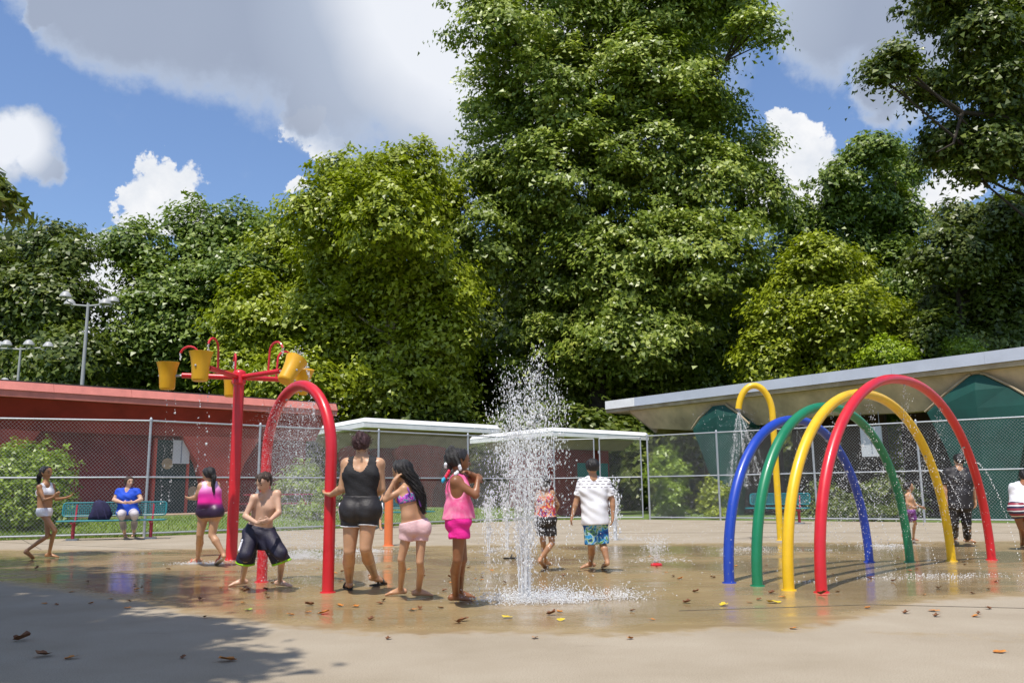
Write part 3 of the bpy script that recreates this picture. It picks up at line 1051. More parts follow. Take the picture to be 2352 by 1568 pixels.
def concrete_pavilion():
    A, B = np.array([4.6, 42.0, 0]), np.array([16.1, 26.9, 0])
    e = nrm(B - A)
    n = np.array([-abs(e[1]), -abs(e[0]), 0])
    n = np.array([e[1], -e[0], 0])
    if np.dot(n, -A) < 0:
        n = -n
    B2 = B + e * 9
    up = np.array([0, 0, 1.0])
    D = 11.0
    root = thing('concrete_pavilion', 'grey-edged concrete pavilion on green flared piers behind the right fence', 'building', A)
    rf = slab(root, [A, B2, B2 - n * D, A - n * D], 4.83, 5.02, 'roof', 'tan_concrete')
    L = np.linalg.norm(B2 - A)
    slab(root, [A + n * .02 - e * .02, B2 + n * .02, B2 - n * D, A - n * D - e * .02], 5.02, 5.06, 'roof_surface', 'roof_gravel')
    cuts = [0, 2.0] + list(np.arange(5.2, L, 3.2)) + [L]
    for i, (k, k2) in enumerate(zip(cuts[:-1], cuts[1:])):
        q = RNG.normal(0, 0.003)
        MB().prism([A + e * (k + .003) + n * (.06 + q) + up * 5.0, A + e * (k2 - .003) + n * (.06 + q) + up * 5.0, A + e * (k2 - .003) + n * (.06 + q) + up * 5.4, A + e * (k + .003) + n * (.06 + q) + up * 5.4],
                   -n * 0.039).build('fascia_panel', 'white_board' if i == 0 else 'shaded_metal', rf)  # sun and tree shade painted in: first panel lit white, others shaded grey
    # leaning beam, its lower edge dropping between the piers
    x0 = 1.3
    pts_top = [(x0, 4.83), (L, 4.83)]
    mb = MB()
    lower = [(x0 + 1.0, 3.95), (4.6, 3.72), (9.5, 3.72), (11.5, 3.85), (14.5, 3.72), (18, 3.72), (21, 3.85), (L, 3.72)]
    vs = []
    for (s, z) in lower:
        sb = 0.25 + (4.83 - z) * 0.55
        vs += [A + e * max(x0, s - (1.0 if s < 3 else 0)) - n * 0.25 + up * 4.828, A + e * s - n * sb + up * z, A + e * s - n * (sb + 0.5) + up * z, A + e * s - n * 1.5 + up * 4.828]
    fs = []
    for i in range(len(lower) - 1):
        for k in range(4):
            fs.append((i * 4 + k, i * 4 + (k + 1) % 4, i * 4 + 4 + (k + 1) % 4, i * 4 + 4 + k))
    fs += [(3, 2, 1, 0), tuple((len(lower) - 1) * 4 + k for k in range(4))]
    mb.add(vs, fs).build('soffit_beam', 'brown_concrete', root)
    # end of the roof seen from below on the left
    vs = [A + e * 0.6 - n * 1.0 + up * 4.828, A + e * 2.4 - n * 0.9 + up * 3.72, A + e * 2.2 - n * 6 + up * 3.72, A + e * 0.5 - n * 7.5 + up * 4.828, A + e * 3 - n * 1.2 + up * 4.828, A + e * 3 - n * 7 + up * 4.828]
    MB().add(vs, [(0, 1, 2, 3), (0, 4, 1), (4, 5, 2, 1), (3, 2, 5), (0, 3, 5, 4)]).build('end_beam', 'tan_concrete', root)
    prof = [(0, 0.36), (0.6, 0.42), (1.6, 0.62), (2.7, 1.05), (3.7, 1.48), (4.15, 1.0), (4.5, 0.48), (4.62, 0.3)]
    prof2 = [(0, 0.62), (1.0, 0.85), (2.4, 1.25), (3.6, 1.75), (4.2, 0.95), (4.68, 0.22), (4.72, 0.1)]
    for px, pr in ((1652, prof), (2262, prof2)):
        p = on_line(px, A, B)
        flared_pier(root, p + n * 0.02 - n * 0.25, e, n, pr, 0.9, 0.16, 'green_wall')
        # ragged render showing where the paint stops
        for sgn in (-1, 1):
            top = pr[-1]
            wide = max(pr, key=lambda q: q[1])
            mb = MB()
            k = 0.0
            line = [q for q in pr if q[0] >= wide[0]]
            pts = [p - n * 0.30 + n * 0.06 + e * sgn * (q[1] + 0.05 + RNG.random() * 0.05) + up * (q[0] + 0.03) for q in line]
            mb.tube(pts, [0.03 + 0.02 * RNG.random() for _ in pts], 6)
            mb.build('render_edge', 'tan_concrete', root)
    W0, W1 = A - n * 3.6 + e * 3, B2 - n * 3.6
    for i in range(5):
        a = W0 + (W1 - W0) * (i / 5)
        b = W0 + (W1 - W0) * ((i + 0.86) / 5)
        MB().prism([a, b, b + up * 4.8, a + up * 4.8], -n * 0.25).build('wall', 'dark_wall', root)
    p = on_line(2012, A - n * 0.8, B - n * 0.8)
    sg = thing('hanging_notice', 'pale notice board behind the green arch under the concrete roof', 'sign', p + up * 1.8)
    MB().box(p + up * 2.75, (0.02, 0.42, 0.55), (n, e, up)).build('board', 'sign_white', sg)
    MB().box(p + n * .024 + up * 2.7, (0.004, 0.02, 0.4), (n, e, up)).build('seam', 'sign_print', sg)
    for sx in (-1, 1):
        MB().tube([p + e * sx * 0.35 + up * 3.3, p + e * sx * 0.35 + up * 3.95], 0.012, 6).build('hanger', 'galvanised', sg)


concrete_pavilion()


# ------------------------------------------------------------------ floodlight masts beyond the red pavilion
def mast(label, px, ytop, Y, heads, r, low=None):
    top = W(px, ytop, Y)
    base = np.array([top[0], top[1], -0.03])
    root = thing('floodlight_mast', label, 'light pole', base)
    autosmooth(MB().tube([base, base + (top - base) * 0.5, top], [r, r * 0.85, r * 0.62], 12).build('pole', 'lamp_grey', root))
    span = max(abs(h[0]) for h in heads)
    ca = autosmooth(MB().tube([top + (-span * 0.8, 0, -0.05), top + (0, 0, -0.12), top + (span * 0.8, 0, -0.05)], 0.045, 8).build('crossarm', 'lamp_grey', root))
    for (dx, dy, dz) in heads + ([low] if low else []):
        c = top + np.array([dx, dy, dz])
        hd = autosmooth(MB().lathe(c, [(0.02, 0.22), (0.12, 0.19), (0.22, 0.07), (0.26, -0.05), (0.24, -0.07), (0.04, -0.04)], 14).build('lamp_head', 'lamp_grey', root))
        stem = [c + (0, 0, -0.05), c + (-0.12 * np.sign(dx), 0, -0.25), top + (dx * 0.72, dy * 0.5, -0.07 if dz > -1 else dz - 0.2)]
        if dz < -1:
            stem.append(top + (0, 0, dz - 0.2))
        autosmooth(MB().tube(stem, 0.03, 6).build('stem', 'lamp_grey', hd))


mast('tall floodlight mast with lamp heads against the white cloud', 203, 697, 38.0, [(-0.95, 0.2, 0.05), (-0.8, -0.5, 0.25), (0.92, -0.3, -0.05), (0.85, 0.6, 0.25)], 0.105)
mast('shorter floodlight mast with four lamp heads at the left edge', 48, 797, 42.0, [(-1.25, 0.3, 0.15), (-0.55, -0.3, 0.1), (0.55, -0.3, 0.1), (1.2, 0.3, 0.1)], 0.085, (-0.65, 0, -1.75))


# ------------------------------------------------------------------ benches
def bench(label, px, py, Y, length, yaw, group='teal mesh benches'):
    c = W(px, py, Y)
    c[2] = 0.0
    ca, sa = math.cos(yaw), math.sin(yaw)
    e = np.array([ca, sa, 0])
    n = np.array([sa, -ca, 0])                   # to the front
    up = np.array([0, 0, 1.0])
    root = thing('park_bench', label, 'bench', c, group)
    hl = length / 2

    def panel(name, org, vx, vy, wx, wy):
        """expanded-metal panel: rolled rim plus crossing strands"""
        pts = []
        rr = 0.07
        for (cx, cy, a0) in ((wx - rr, wy - rr, 0), (-wx + rr, wy - rr, 90), (-wx + rr, -wy + rr, 180), (wx - rr, -wy + rr, 270)):
            for k in range(5):
                a = math.radians(a0 + k * 22.5)
                pts.append(org + vx * (cx + rr * math.cos(a)) + vy * (cy + rr * math.sin(a)))
        pts.append(pts[0])
        o = autosmooth(MB().tube(pts, 0.019, 8, caps=False).build(name, 'teal_paint', root))
        mb = MB()
        s = -wx
        st = 0.045
        nv = np.cross(vx, vy)
        while s < wx:
            mb.box(org + vx * s, (0.006, wy - 0.01, 0.003), (vx, vy, nv))
            s += st
        s = -wy + st
        while s < wy:
            mb.box(org + vy * s + nv * 0.003, (wx - 0.01, 0.006, 0.003), (vx, vy, nv))
            s += st
        g = mb.build('mesh', 'teal_paint', o)
        g['kind'] = 'stuff'
    panel('seat', c + n * 0.08 + up * 0.47, e, n, hl, 0.23)
    panel('backrest', c - n * 0.20 + up * 0.745, e, nrm(up - n * 0.18), hl - 0.02, 0.165)
    for sx in (-1, 1):
        b = c + e * sx * (hl - 0.33)
        lg = autosmooth(MB().tube([b, b + up * 0.40], 0.042, 10).build('leg', 'maroon_paint', root))
        MB().box(b + up * 0.022, (0.13, 0.10, 0.022), (e, n, up)).build('foot_plate', 'galvanised', lg)
        autosmooth(MB().tube([b + up * 0.36 - n * 0.15, b + up * 0.43 + n * 0.25], 0.03, 8).build('seat_bracket', 'maroon_paint', root))
        autosmooth(MB().tube([b + up * 0.40 - n * 0.05, b + up * 0.50 - n * 0.16, b + up * 0.86 - n * 0.235], 0.025, 8).build('back_bracket', 'maroon_paint', root))
    return root, c, e, n


bench1, B1C, B1E, B1N = bench('teal mesh bench on maroon legs under the woman in blue', 257, 1234, 21.7, 2.45, math.radians(14))
bench('teal mesh bench on maroon legs half hidden behind the orange post', 930, 1209, 27.6, 1.9, math.radians(40))
bench('teal mesh bench standing beyond the yellow shower pipe', 1790, 1206, 27.0, 1.9, math.radians(-33))

# red picnic table behind the fence
pt = W(640, 1200, 29.8)
pt[2] = 0.30
tb = thing('picnic_table', 'dark red picnic table on the grass behind the bucket tree', 'table', pt)
te = nrm(np.array([1, 0.9, 0]))
tn = np.array([te[1], -te[0], 0])
for nm, off, z, hw, nn_ in (('tabletop', 0.0, 0.76, 0.11, 3), ('seat', 0.72, 0.46, 0.12, 1), ('seat', -0.72, 0.46, 0.12, 1)):
    for k in range(nn_):
        MB().box(pt + tn * (off + (k - (nn_ - 1) / 2) * 0.24) + (0, 0, z), (1.15, hw, 0.025), (te, tn, np.array([0, 0, 1.0]))).build('tabletop_board' if nm == 'tabletop' else nm, 'maroon_paint', tb)
for sx in (-0.8, 0.8):
    for sy in (-1, 1):
        MB().tube([pt + te * sx + tn * sy * 0.7, pt + te * sx + tn * sy * 0.12 + (0, 0, 0.73)], 0.03, 8).build('leg', 'maroon_paint', tb)
    MB().tube([pt + te * sx - tn * 0.75 + (0, 0, 0.42), pt + te * sx + tn * 0.75 + (0, 0, 0.42)], 0.025, 8).build('cross_bar', 'maroon_paint', tb)


# ------------------------------------------------------------------ water-play equipment
def flange(parent, p, r, mat):
    mb = MB()
    mb.lathe(p, [(r * 1.02, 0.012), (r * 1.30, 0.010), (r * 1.34, 0.0)], 20)
    return autosmooth(mb.build('base_collar', mat, parent))


def left_arch():
    a, b = G(753, 1360), G(601, 1336)
    e = nrm(b - a)
    w = np.linalg.norm(b - a) / 2
    mid = (a + b) / 2

    def path(zs):
        pts = [a + (0, 0, z) for z in np.linspace(-0.02, zs, 6)]
        for k in range(1, 25):
            t = math.pi * k / 25
            pts.append(mid - e * w * math.cos(t) + np.array([0, 0, zs + w * 1.05 * math.sin(t)]))
        pts += [b + (0, 0, z) for z in np.linspace(zs, -0.02, 6)]
        return pts
    zs = 1.55
    for _ in range(30):
        v = min(proj(p)[1] for p in path(zs)) - 13
        zs += (v - 872) * 0.0045
    root = thing('mist_arch', 'single red arch spraying mist beside the boy in navy shorts', 'water arch', a)
    o = autosmooth(MB().tube(path(zs), 0.064, 18).build('pipe', 'red_paint', root), 60)
    for p in (a, b):
        flange(root, p, 0.064, 'red_paint')
    pts = path(zs)
    for i in (9, 13, 17, 21, 25):
        c = pts[i]
        d = nrm((mid + (0, 0, zs)) - c)
        x, y, z = frame(d)
        MB().lathe(c + d * 0.058, [(0.014, 0), (0.014, 0.016), (0.006, 0.018)], 8, ax=(x, y, z)).build('spray_nozzle', 'galvanised', root)
    return pts, mid, e, w, zs


ARCH_PTS, ARCH_MID, ARCH_E, ARCH_W, ARCH_ZS = left_arch()


def rainbow():
    res = {}
    for colour, na, fa, top, mat in (('blue', (1675, 1338), (1997, 1290), 952, 'blue_paint'), ('green', (1740, 1345), (2090, 1290), 922, 'green_paint'),
                                     ('yellow', (1812, 1355), (2186, 1288), 892, 'yellow_paint'), ('red', (1887, 1360), (2278, 1285), 858, 'red_paint')):
        a, b = G(*na), G(*fa)
        mid = (a + b) / 2
        e = nrm(b - a)
        w = np.linalg.norm(b - a) / 2

        def path(H):
            out = []
            for k in range(49):
                t = math.pi * k / 48
                x = math.cos(t)
                x = math.copysign(abs(x) ** 0.94, x)
                out.append(mid - e * w * x + np.array([0, 0, H * math.sin(t) ** 0.93 - 0.01]))
            return out
        H = 2.2
        for _ in range(40):
            v = min(proj(p)[1] for p in path(H)) - 12
            H += (v - top) * 0.004
        root = thing('rainbow_arch', {'blue': 'smallest, blue arch of the row of four rainbow arches', 'green': 'green arch in the row of four rainbow arches',
                                      'yellow': 'yellow arch in the row of four rainbow arches', 'red': 'largest, red arch at the near right of the four rainbow arches'}[colour], 'water arch', a, 'row of rainbow arches')
        pts = path(H)
        autosmooth(MB().tube(pts, 0.06, 18).build('pipe', mat, root), 60)
        for p in (a, b):
            flange(root, p, 0.06, mat)
        for i in (24, 31, 37):
            c = pts[i]
            d = nrm((mid + (0, 0, H * 0.3)) - c)
            x, y, z = frame(d)
            MB().lathe(c + d * 0.055, [(0.012, 0), (0.012, 0.016), (0.005, 0.018)], 8, ax=(x, y, z)).build('spray_nozzle', 'galvanised', root)
        res[colour] = (pts, mid, e, w, H)
    return res


RAINBOW = rainbow()


def bucket_tree():
    base = G(531, 1285)
    up = np.array([0, 0, 1.0])
    root = thing('bucket_tree', 'tall red post with arms carrying yellow dumping buckets', 'water feature', base)
    hz = 3.03
    autosmooth(MB().tube([base + (0, 0, -0.02), base + up * 0.6, base + up * (hz - 0.1)], [0.094, 0.092, 0.088], 18).build('post', 'red_paint', root))
    flange(root, base, 0.094, 'red_paint')
    hub = autosmooth(MB().lathe(base + up * (hz - 0.12), [(0.0885, 0.0), (0.112, 0.02), (0.112, 0.20), (0.095, 0.235), (0.04, 0.26), (0.004, 0.265)], 18).build('hub', 'red_paint', root))
    out = []
    for ang, tilt in ((258, 0), (330, 34), (42, -14), (114, 0), (186, 4)):
        a = math.radians(ang)
        d = np.array([math.cos(a), math.sin(a), 0])
        s = np.array([-d[1], d[0], 0])
        h0 = base + up * (hz + 0.01)
        arm = autosmooth(MB().tube([h0 + d * 0.09, h0 + d * 0.95 + up * 0.03], 0.045, 12).build('arm', 'red_paint', root))
        cane = h0 + d * 0.68 + up * 0.02
        pts = [cane, cane + up * 0.36 + d * 0.02]
        for k in range(1, 9):
            t = math.pi * k / 8 * 0.92
            pts.append(cane + up * (0.36 + 0.15 * math.sin(t)) + d * (0.02 + 0.15 * (1 - math.cos(t))))
        autosmooth(MB().tube(pts, 0.019, 8).build('fill_pipe', 'red_paint', root))
        pc = h0 + d * 1.19 + up * 0.02
        autosmooth(MB().tube([h0 + d * 0.93 + up * 0.028, pc - d * 0.10], 0.02, 8).build('pivot_pin', 'galvanised', arm))
        if abs(tilt) > 1:                         # tips sideways about its pin
            tl = math.radians(tilt)
            az = nrm(up * math.cos(tl) + s * math.sin(tl))
        else:
            az = up
        ax = (d, np.cross(az, d), az)
        prof = [(0.004, -0.235), (0.105, -0.235), (0.122, -0.215), (0.125, -0.20), (0.135, 0.0), (0.158, 0.14), (0.188, 0.235), (0.180, 0.237), (0.150, 0.14), (0.128, 0.0), (0.116, -0.19), (0.004, -0.20)]
        bk = autosmooth(MB().lathe(pc, prof, 24, ax=ax).build('bucket', 'bucket_yellow', root), 35)
        for sg in (-1, 1):
            MB().ball(pc + d * sg * 0.138, 0.020, 8).build('bolt', 'galvanised', bk)
        out.append((pc, az, pts[-1]))
    return base, out


BTREE, BUCKETS = bucket_tree()


def shower():
    base = G(1793, 1240)
    Y = base[1]
    e = np.array([-1.0, 0.05, 0])
    pts = [base + (0, 0, z) for z in np.linspace(-0.02, 2.62, 8)]
    r = 0.36
    for k in range(1, 17):
        t = math.radians(168) * k / 16
        pts.append(base + e * r * (1 - math.cos(t)) + np.array([0, 0, 2.62 + 1.75 * r * math.sin(t)]))
    dz = 865 + 7 - min(proj(p)[1] for p in pts)
    root = thing('shower_pipe', 'tall yellow hooked shower pipe behind the rainbow arches', 'water feature', base)
    autosmooth(MB().tube(pts, 0.068, 16).build('pipe', 'yellow_paint', root), 60)
    flange(root, base, 0.068, 'yellow_paint')
    d = nrm(pts[-1] - pts[-2])
    x, y, z = frame(d)
    MB().lathe(pts[-1], [(0.06, -0.01), (0.055, 0.025), (0.02, 0.03)], 14, ax=(x, y, z)).build('shower_head', 'galvanised', root)
    return pts[-1], d


SHOWER_P, SHOWER_D = shower()

ob = G(892, 1253)
op = thing('spray_post', 'short orange spray post on the pad behind the girls', 'water feature', ob)
autosmooth(MB().tube([ob + (0, 0, -0.02), ob + (0, 0, 0.97)], 0.088, 18).build('post', 'orange_paint', op))
autosmooth(MB().lathe(ob + (0, 0, 0.968), [(0.0885, 0.0), (0.085, 0.02), (0.05, 0.045), (0.004, 0.05)], 18).build('cap', 'orange_paint', op))
flange(op, ob, 0.088, 'orange_paint')

rb = G(1508, 1298)
rn = thing('ground_sprayer', 'small red ground sprayer beneath a low fan of water', 'water feature', rb)
autosmooth(MB().lathe(rb, [(0.085, 0.0), (0.085, 0.018), (0.06, 0.035), (0.025, 0.04), (0.004, 0.04)], 18).build('disc', 'watermelon', rn))
for k in range(3):
    a = k * 2.1
    MB().tube([rb + (0.04 * math.cos(a), 0.04 * math.sin(a), 0.03), rb + (0.05 * math.cos(a), 0.05 * math.sin(a), 0.06)], 0.012, 8).build('nozzle', 'galvanised', rn)

# navy bag on the bench
bg = B1C + B1E * -0.32 + B1N * 0.02 + np.array([0, 0, 0.493])
bag = thing('cloth_bag', 'dark navy bag slumped on the bench beside the woman in blue', 'bag', bg)
vs, fs = [], []
for i, (z, wx, wy) in enumerate([(0, 0.24, 0.13), (0.10, 0.255, 0.15), (0.25, 0.21, 0.14), (0.38, 0.165, 0.11), (0.44, 0.13, 0.085), (0.465, 0.06, 0.04)]):
    for k in range(16):
        a = 2 * math.pi * k / 16
        q = 1 + 0.09 * math.sin(3 * a + i) + 0.05 * math.sin(7 * a + 2 * i)
        vs.append(bg + B1E * wx * q * math.copysign(abs(math.cos(a)) ** 0.7, math.cos(a)) + B1N * wy * q * math.sin(a) + np.array([0.03 * math.sin(i), 0, z + (0.02 * math.sin(2 * a + i) if 0 < i else 0)]))
for i in range(5):
    for k in range(16):
        fs.append((i * 16 + k, i * 16 + (k + 1) % 16, i * 16 + 16 + (k + 1) % 16, i * 16 + 16 + k))
fs += [tuple(range(15, -1, -1)), tuple(80 + k for k in range(16))]
MB().add(vs, fs).build('sack', 'bag_navy', bag, smooth=True)
for sx in (-0.08, 0.1):
    autosmooth(MB().tube([bg + B1E * sx + B1N * 0.10 + (0, 0, 0.32), bg + B1E * (sx + .05) + B1N * 0.17 + (0, 0, 0.18), bg + B1E * (sx + 0.10) + B1N * 0.16 + (0, 0, 0.03)], 0.018, 6).build('strap', 'bag_navy', bag))

# a black sandal left on the pad
sp_ = G(1172, 1283)
sd = thing('loose_sandal', 'black sandal lying on the wet pad left of the tall jet', 'sandal', sp_)
MB().prism([sp_ + (0.11 * math.cos(a), 0.045 * math.sin(a) * (1.15 + 0.25 * math.cos(a)), 0.002) for a in np.linspace(0, 6.283, 17)[:-1]], (0, 0, 0.022)).build('sole', 'rubber_black', sd)
autosmooth(MB().tube([sp_ + (0.01, -0.045, 0.02), sp_ + (0.03, 0.0, 0.065), sp_ + (0.01, 0.045, 0.02)], 0.012, 6).build('strap', 'rubber_black', sd))
# ------------------------------------------------------------------ trees and shrubs
def leaves(parent, centres, out, nleaf, size, clump, mat, name='crown', flat=0.5, droop=0.35, cs=None, tri=True):
    """leaf-sized faces gathered in clumps round the given twig ends"""
    nc = len(centres)
    sc = (0.55 + 0.75 * RNG.random(nc)) * (1.0 if cs is None else cs)
    w = np.maximum(sc, 0.35) ** 1.7
    ci = RNG.choice(nc, nleaf, p=w / w.sum())
    cr = (clump * sc)[ci]
    g = RNG.normal(0, 0.5, (nleaf, 3))
    rad = np.linalg.norm(g[:, :2], axis=1)
    g[:, 2] = g[:, 2] * flat - droop * rad ** 2
    P = centres[ci] + g * cr[:, None]
    nrm_ = np.array([0, 0, 0.75]) + out[ci] * 0.75 + RNG.normal(0, 0.48, (nleaf, 3)) + np.concatenate([g[:, :2] * 0.6, np.zeros((nleaf, 1))], 1)
    nrm_ /= np.linalg.norm(nrm_, axis=1, keepdims=True)
    t = np.cross(nrm_, RNG.normal(0, 1, (nleaf, 3)))
    t /= np.linalg.norm(t, axis=1, keepdims=True) + 1e-9
    b = np.cross(nrm_, t)
    L = (size * (0.6 + 0.7 * RNG.random(nleaf)))[:, None]
    if tri:
        j_ = 0.25 * RNG.normal(0, 1, (nleaf, 1)) * L
        V = np.stack([P - t * L * 0.55 + b * j_, P + t * L * 0.42 + b * L * 0.42, P + t * L * 0.42 - b * L * 0.42 + nrm_ * L * 0.08], 1).reshape(-1, 3)
        F = np.arange(3 * nleaf).reshape(-1, 3)
    else:
        V = np.stack([P - t * L * 0.5, P + b * L * 0.36 + nrm_ * L * 0.07, P + t * L * 0.5, P - b * L * 0.36 + nrm_ * L * 0.07], 1).reshape(-1, 3)
        F = np.arange(4 * nleaf).reshape(-1, 4)
    o = link_mesh(name, V, F, mat, parent)
    tone = RNG.random(nc)[ci] * 0.45 + RNG.random(nleaf) * 0.55
    rnd = np.repeat(tone, 3 if tri else 4).astype(np.float32)
    o.data.attributes.new('rnd', 'FLOAT', 'POINT').data.foreach_set('value', rnd)
    return o


def lobe_world(lobes, Y):
    res = []
    for L in lobes:
        u, v, ru, rv = L[:4]
        y = Y + (L[4] if len(L) > 4 else RNG.normal(0, 0.045) * Y * 0.9)
        c = W(u, v, y)
        rx, rz = 0.92 * ru * y / FD, 0.92 * rv * y / FD
        res.append((c, np.array([rx, 0.5 * (rx + rz), rz])))
    return res


def tree(label, px, Y, lobes, key, nleaf, size, clump, bark='bark', name='tree', group='trees behind the pavilions', tr=0.38, base_z=-0.03, perclump=26, twig=True, trunkY=None, limbs=None, flat=0.5):
    LW = lobe_world(lobes, Y)
    ty = Y if trunkY is None else trunkY
    base = W(px, 1131, ty)
    base[2] = base_z
    root = thing(name, label, 'tree' if name == 'tree' else 'shrub', base, group)
    areas = np.array([r[0] * r[2] + r[1] * r[2] for _, r in LW])
    ncl = max(8, nleaf // perclump)
    cnt = np.maximum(2, (areas / areas.sum() * ncl).astype(int))
    C, O, CS = [], [], []
    for (c, r), k in zip(LW, cnt):
        d = RNG.normal(0, 1, (k, 3))
        d[:, 1] -= 0.25 * np.abs(RNG.normal(0, 1, k))
        d /= np.linalg.norm(d, axis=1, keepdims=True)
        rr = 0.55 + 0.5 * RNG.random(k) ** 0.5
        ph_ = RNG.random(6) * 6.283
        wob_ = lambda q: 1 + 0.17 * np.sin(4.1 * q[:, 0] + ph_[0]) + 0.17 * np.sin(4.7 * q[:, 2] + ph_[1]) + 0.13 * np.sin(7.3 * q[:, 0] - 6.1 * q[:, 2] + ph_[2]) + 0.1 * np.sin(8 * q[:, 1] + ph_[3])
        rr = rr * wob_(d)
        C.append(c + d * rr[:, None] * r)
        O.append(d)
        CS.append(np.ones(k))
        m = max(4, k // 2)                       # sprays reaching past the mass of the crown
        d = RNG.normal(0, 1, (m, 3)) + np.array([0, 0, 0.35])
        d /= np.linalg.norm(d, axis=1, keepdims=True)
        C.append(c + d * (0.98 + 0.42 * RNG.random((m, 1)) ** 1.5) * wob_(d)[:, None] * r)
        O.append(d)
        CS.append(0.32 + 0.3 * RNG.random(m))
    C, O, CS = np.concatenate(C), np.concatenate(O), np.concatenate(CS)
    keep = C[:, 2] > 0.15
    C, O, CS = C[keep], O[keep], CS[keep]
    # trunk, limbs and twigs
    mb = MB()
    top = max(LW, key=lambda q: q[0][2])[0]
    h = top[2]
    cx = np.mean([c[0] for c, _ in LW])
    cy = np.mean([c[1] for c, _ in LW]) if trunkY is None else trunkY
    spine = []
    for k in range(9):
        f = k / 8
        spine.append(np.array([base[0] + (top[0] - base[0]) * f ** 1.5 * 0.7 + 0.15 * math.sin(5 * f), base[1] + (cy - base[1]) * f, base_z + (h - base_z) * f * 0.93]))
    mb.tube(spine, [tr * (1.25 if k == 0 else 1.0) * (1 - 0.82 * k / 8) for k in range(9)], 9)
    zs = np.array([p[2] for p in spine])
    if twig:
        for (c, r) in LW:
            zj = max(base_z + 0.25 * h, c[2] - 0.55 * np.linalg.norm(c[:2] - base[:2]) - 0.6)
            zj = min(zj, h * 0.86)
            f = np.interp(zj, zs, np.arange(9))
            i = int(min(7, f))
            s = spine[i] + (spine[i + 1] - spine[i]) * (f - i)
            mid = (s + c) / 2 + np.array([0, 0, -0.08 * np.linalg.norm(c - s)]) + RNG.normal(0, 0.2, 3)
            r0 = tr * (0.42 - 0.24 * zj / h)
            mb.tube([s, mid, c], [r0, r0 * 0.7, r0 * 0.35], 6)
            near = np.argsort(np.linalg.norm(C - c, axis=1))[:7]
            for j in near:
                mb.tube([mid * 0.35 + c * 0.65, C[j]], [r0 * 0.32, r0 * 0.10], 5, caps=False)
    for path, rs in (limbs or []):
        mb.tube(path, rs, 8)
    autosmooth(mb.build('trunk', bark, root))
    leaves(root, C, O, nleaf, size, clump, LEAF[key] if isinstance(key, str) else key, flat=flat, cs=CS)
    return root


tree('tallest tree, a towering broad crown rising out of the top of the picture', 1375, 58, [
    (1150, 60, 105, 85), (1130, 235, 70, 85), (1300, 40, 165, 115), (1300, 230, 165, 135), (1480, 30, 165, 115), (1480, 180, 145, 135), (1620, 60, 105, 70),
    (1725, 80, 85, 38), (1660, 10, 120, 45), (1590, 200, 85, 85), (1640, 280, 75, 85), (1150, 390, 105, 95), (1300, 420, 165, 145), (1480, 400, 165, 145), (1620, 420, 125, 115),
    (1725, 345, 60, 50), (1740, 450, 62, 75), (1120, 560, 95, 120), (1270, 600, 145, 135), (1430, 600, 165, 145), (1600, 590, 155, 125), (1290, 760, 145, 115),
    (1460, 760, 165, 125), (1620, 760, 135, 115), (1250, 880, 115, 90), (1420, 890, 145, 90), (1570, 880, 115, 80), (1350, -120, 215, 125), (1550, -110, 175, 115)],
     'tulip', 350000, 0.30, 1.35, tr=0.75, perclump=230, flat=0.42)
s0 = W(893, 960, 51.3)
sy = [W(u, v, 51.2) for u, v in ((906, 860), (902, 810), (893, 770), (886, 700), (876, 620), (868, 540), (856, 470))]
tree('yellow-green sycamore with pale forked trunk showing through its leaves', 896, 53, [
    (800, 400, 80, 62), (930, 390, 100, 62), (760, 490, 90, 75), (900, 500, 125, 95), (1010, 460, 50, 75), (670, 590, 95, 85), (800, 620, 135, 105), (950, 640, 115, 115), (605, 720, 100, 85),
    (740, 760, 145, 105), (900, 780, 145, 115), (1020, 760, 65, 115), (560, 830, 80, 70), (700, 880, 145, 80), (880, 900, 145, 80), (1010, 900, 75, 80)],
     'syca', 150000, 0.29, 1.15, 'bark_pale', tr=0.26, trunkY=54.0, perclump=130,
     limbs=[(sy, [0.30, 0.28, 0.24, 0.18, 0.14, 0.10, 0.06]), ([sy[2], W(925, 715, 51.2), W(965, 672, 51.1), W(1000, 630, 51.4)], [0.17, 0.13, 0.09, 0.04]),
            ([sy[2], W(850, 745, 51.1), W(780, 690, 51.3), W(730, 640, 51.6)], [0.13, 0.10, 0.07, 0.03]), ([sy[3], W(915, 640, 51.2), W(940, 560, 51.4)], [0.10, 0.07, 0.03])])
tree('dark green tree with twin tops left of the sycamore', 430, 60, [
    (310, 565, 70, 58), (365, 680, 85, 90), (315, 800, 75, 85), (470, 540, 85, 65), (550, 525, 75, 45), (500, 640, 115, 95), (430, 760, 115, 105), (590, 640, 85, 85),
    (540, 760, 105, 105), (400, 880, 125, 70), (540, 880, 115, 70), (320, 870, 95, 70), (630, 540, 45, 40)], 'mid', 92000, 0.33, 1.4, perclump=100)
tree('dark green tree behind the floodlight masts at the left edge', 70, 56, [
    (30, 570, 70, 50), (120, 560, 55, 55), (172, 580, 38, 42), (20, 680, 80, 90), (120, 690, 75, 85), (60, 800, 110, 90), (160, 815, 75, 75), (-80, 640, 80, 120), (60, 880, 130, 60)], 'dark', 62000, 0.33, 1.4, perclump=100)
tree('open-crowned tree with dark branches against the cloud right of the tallest tree', 2010, 66, [
    (2000, 350, 62, 48), (2060, 395, 50, 62), (1925, 415, 52, 48), (1990, 460, 80, 60), (2070, 500, 50, 70), (1905, 510, 60, 60), (1980, 580, 80, 65), (2060, 620, 65, 75),
    (1825, 500, 35, 55), (1840, 600, 65, 70), (1940, 690, 90, 70), (2060, 720, 80, 70)], 'mid', 62000, 0.33, 1.15, tr=0.36, perclump=130)
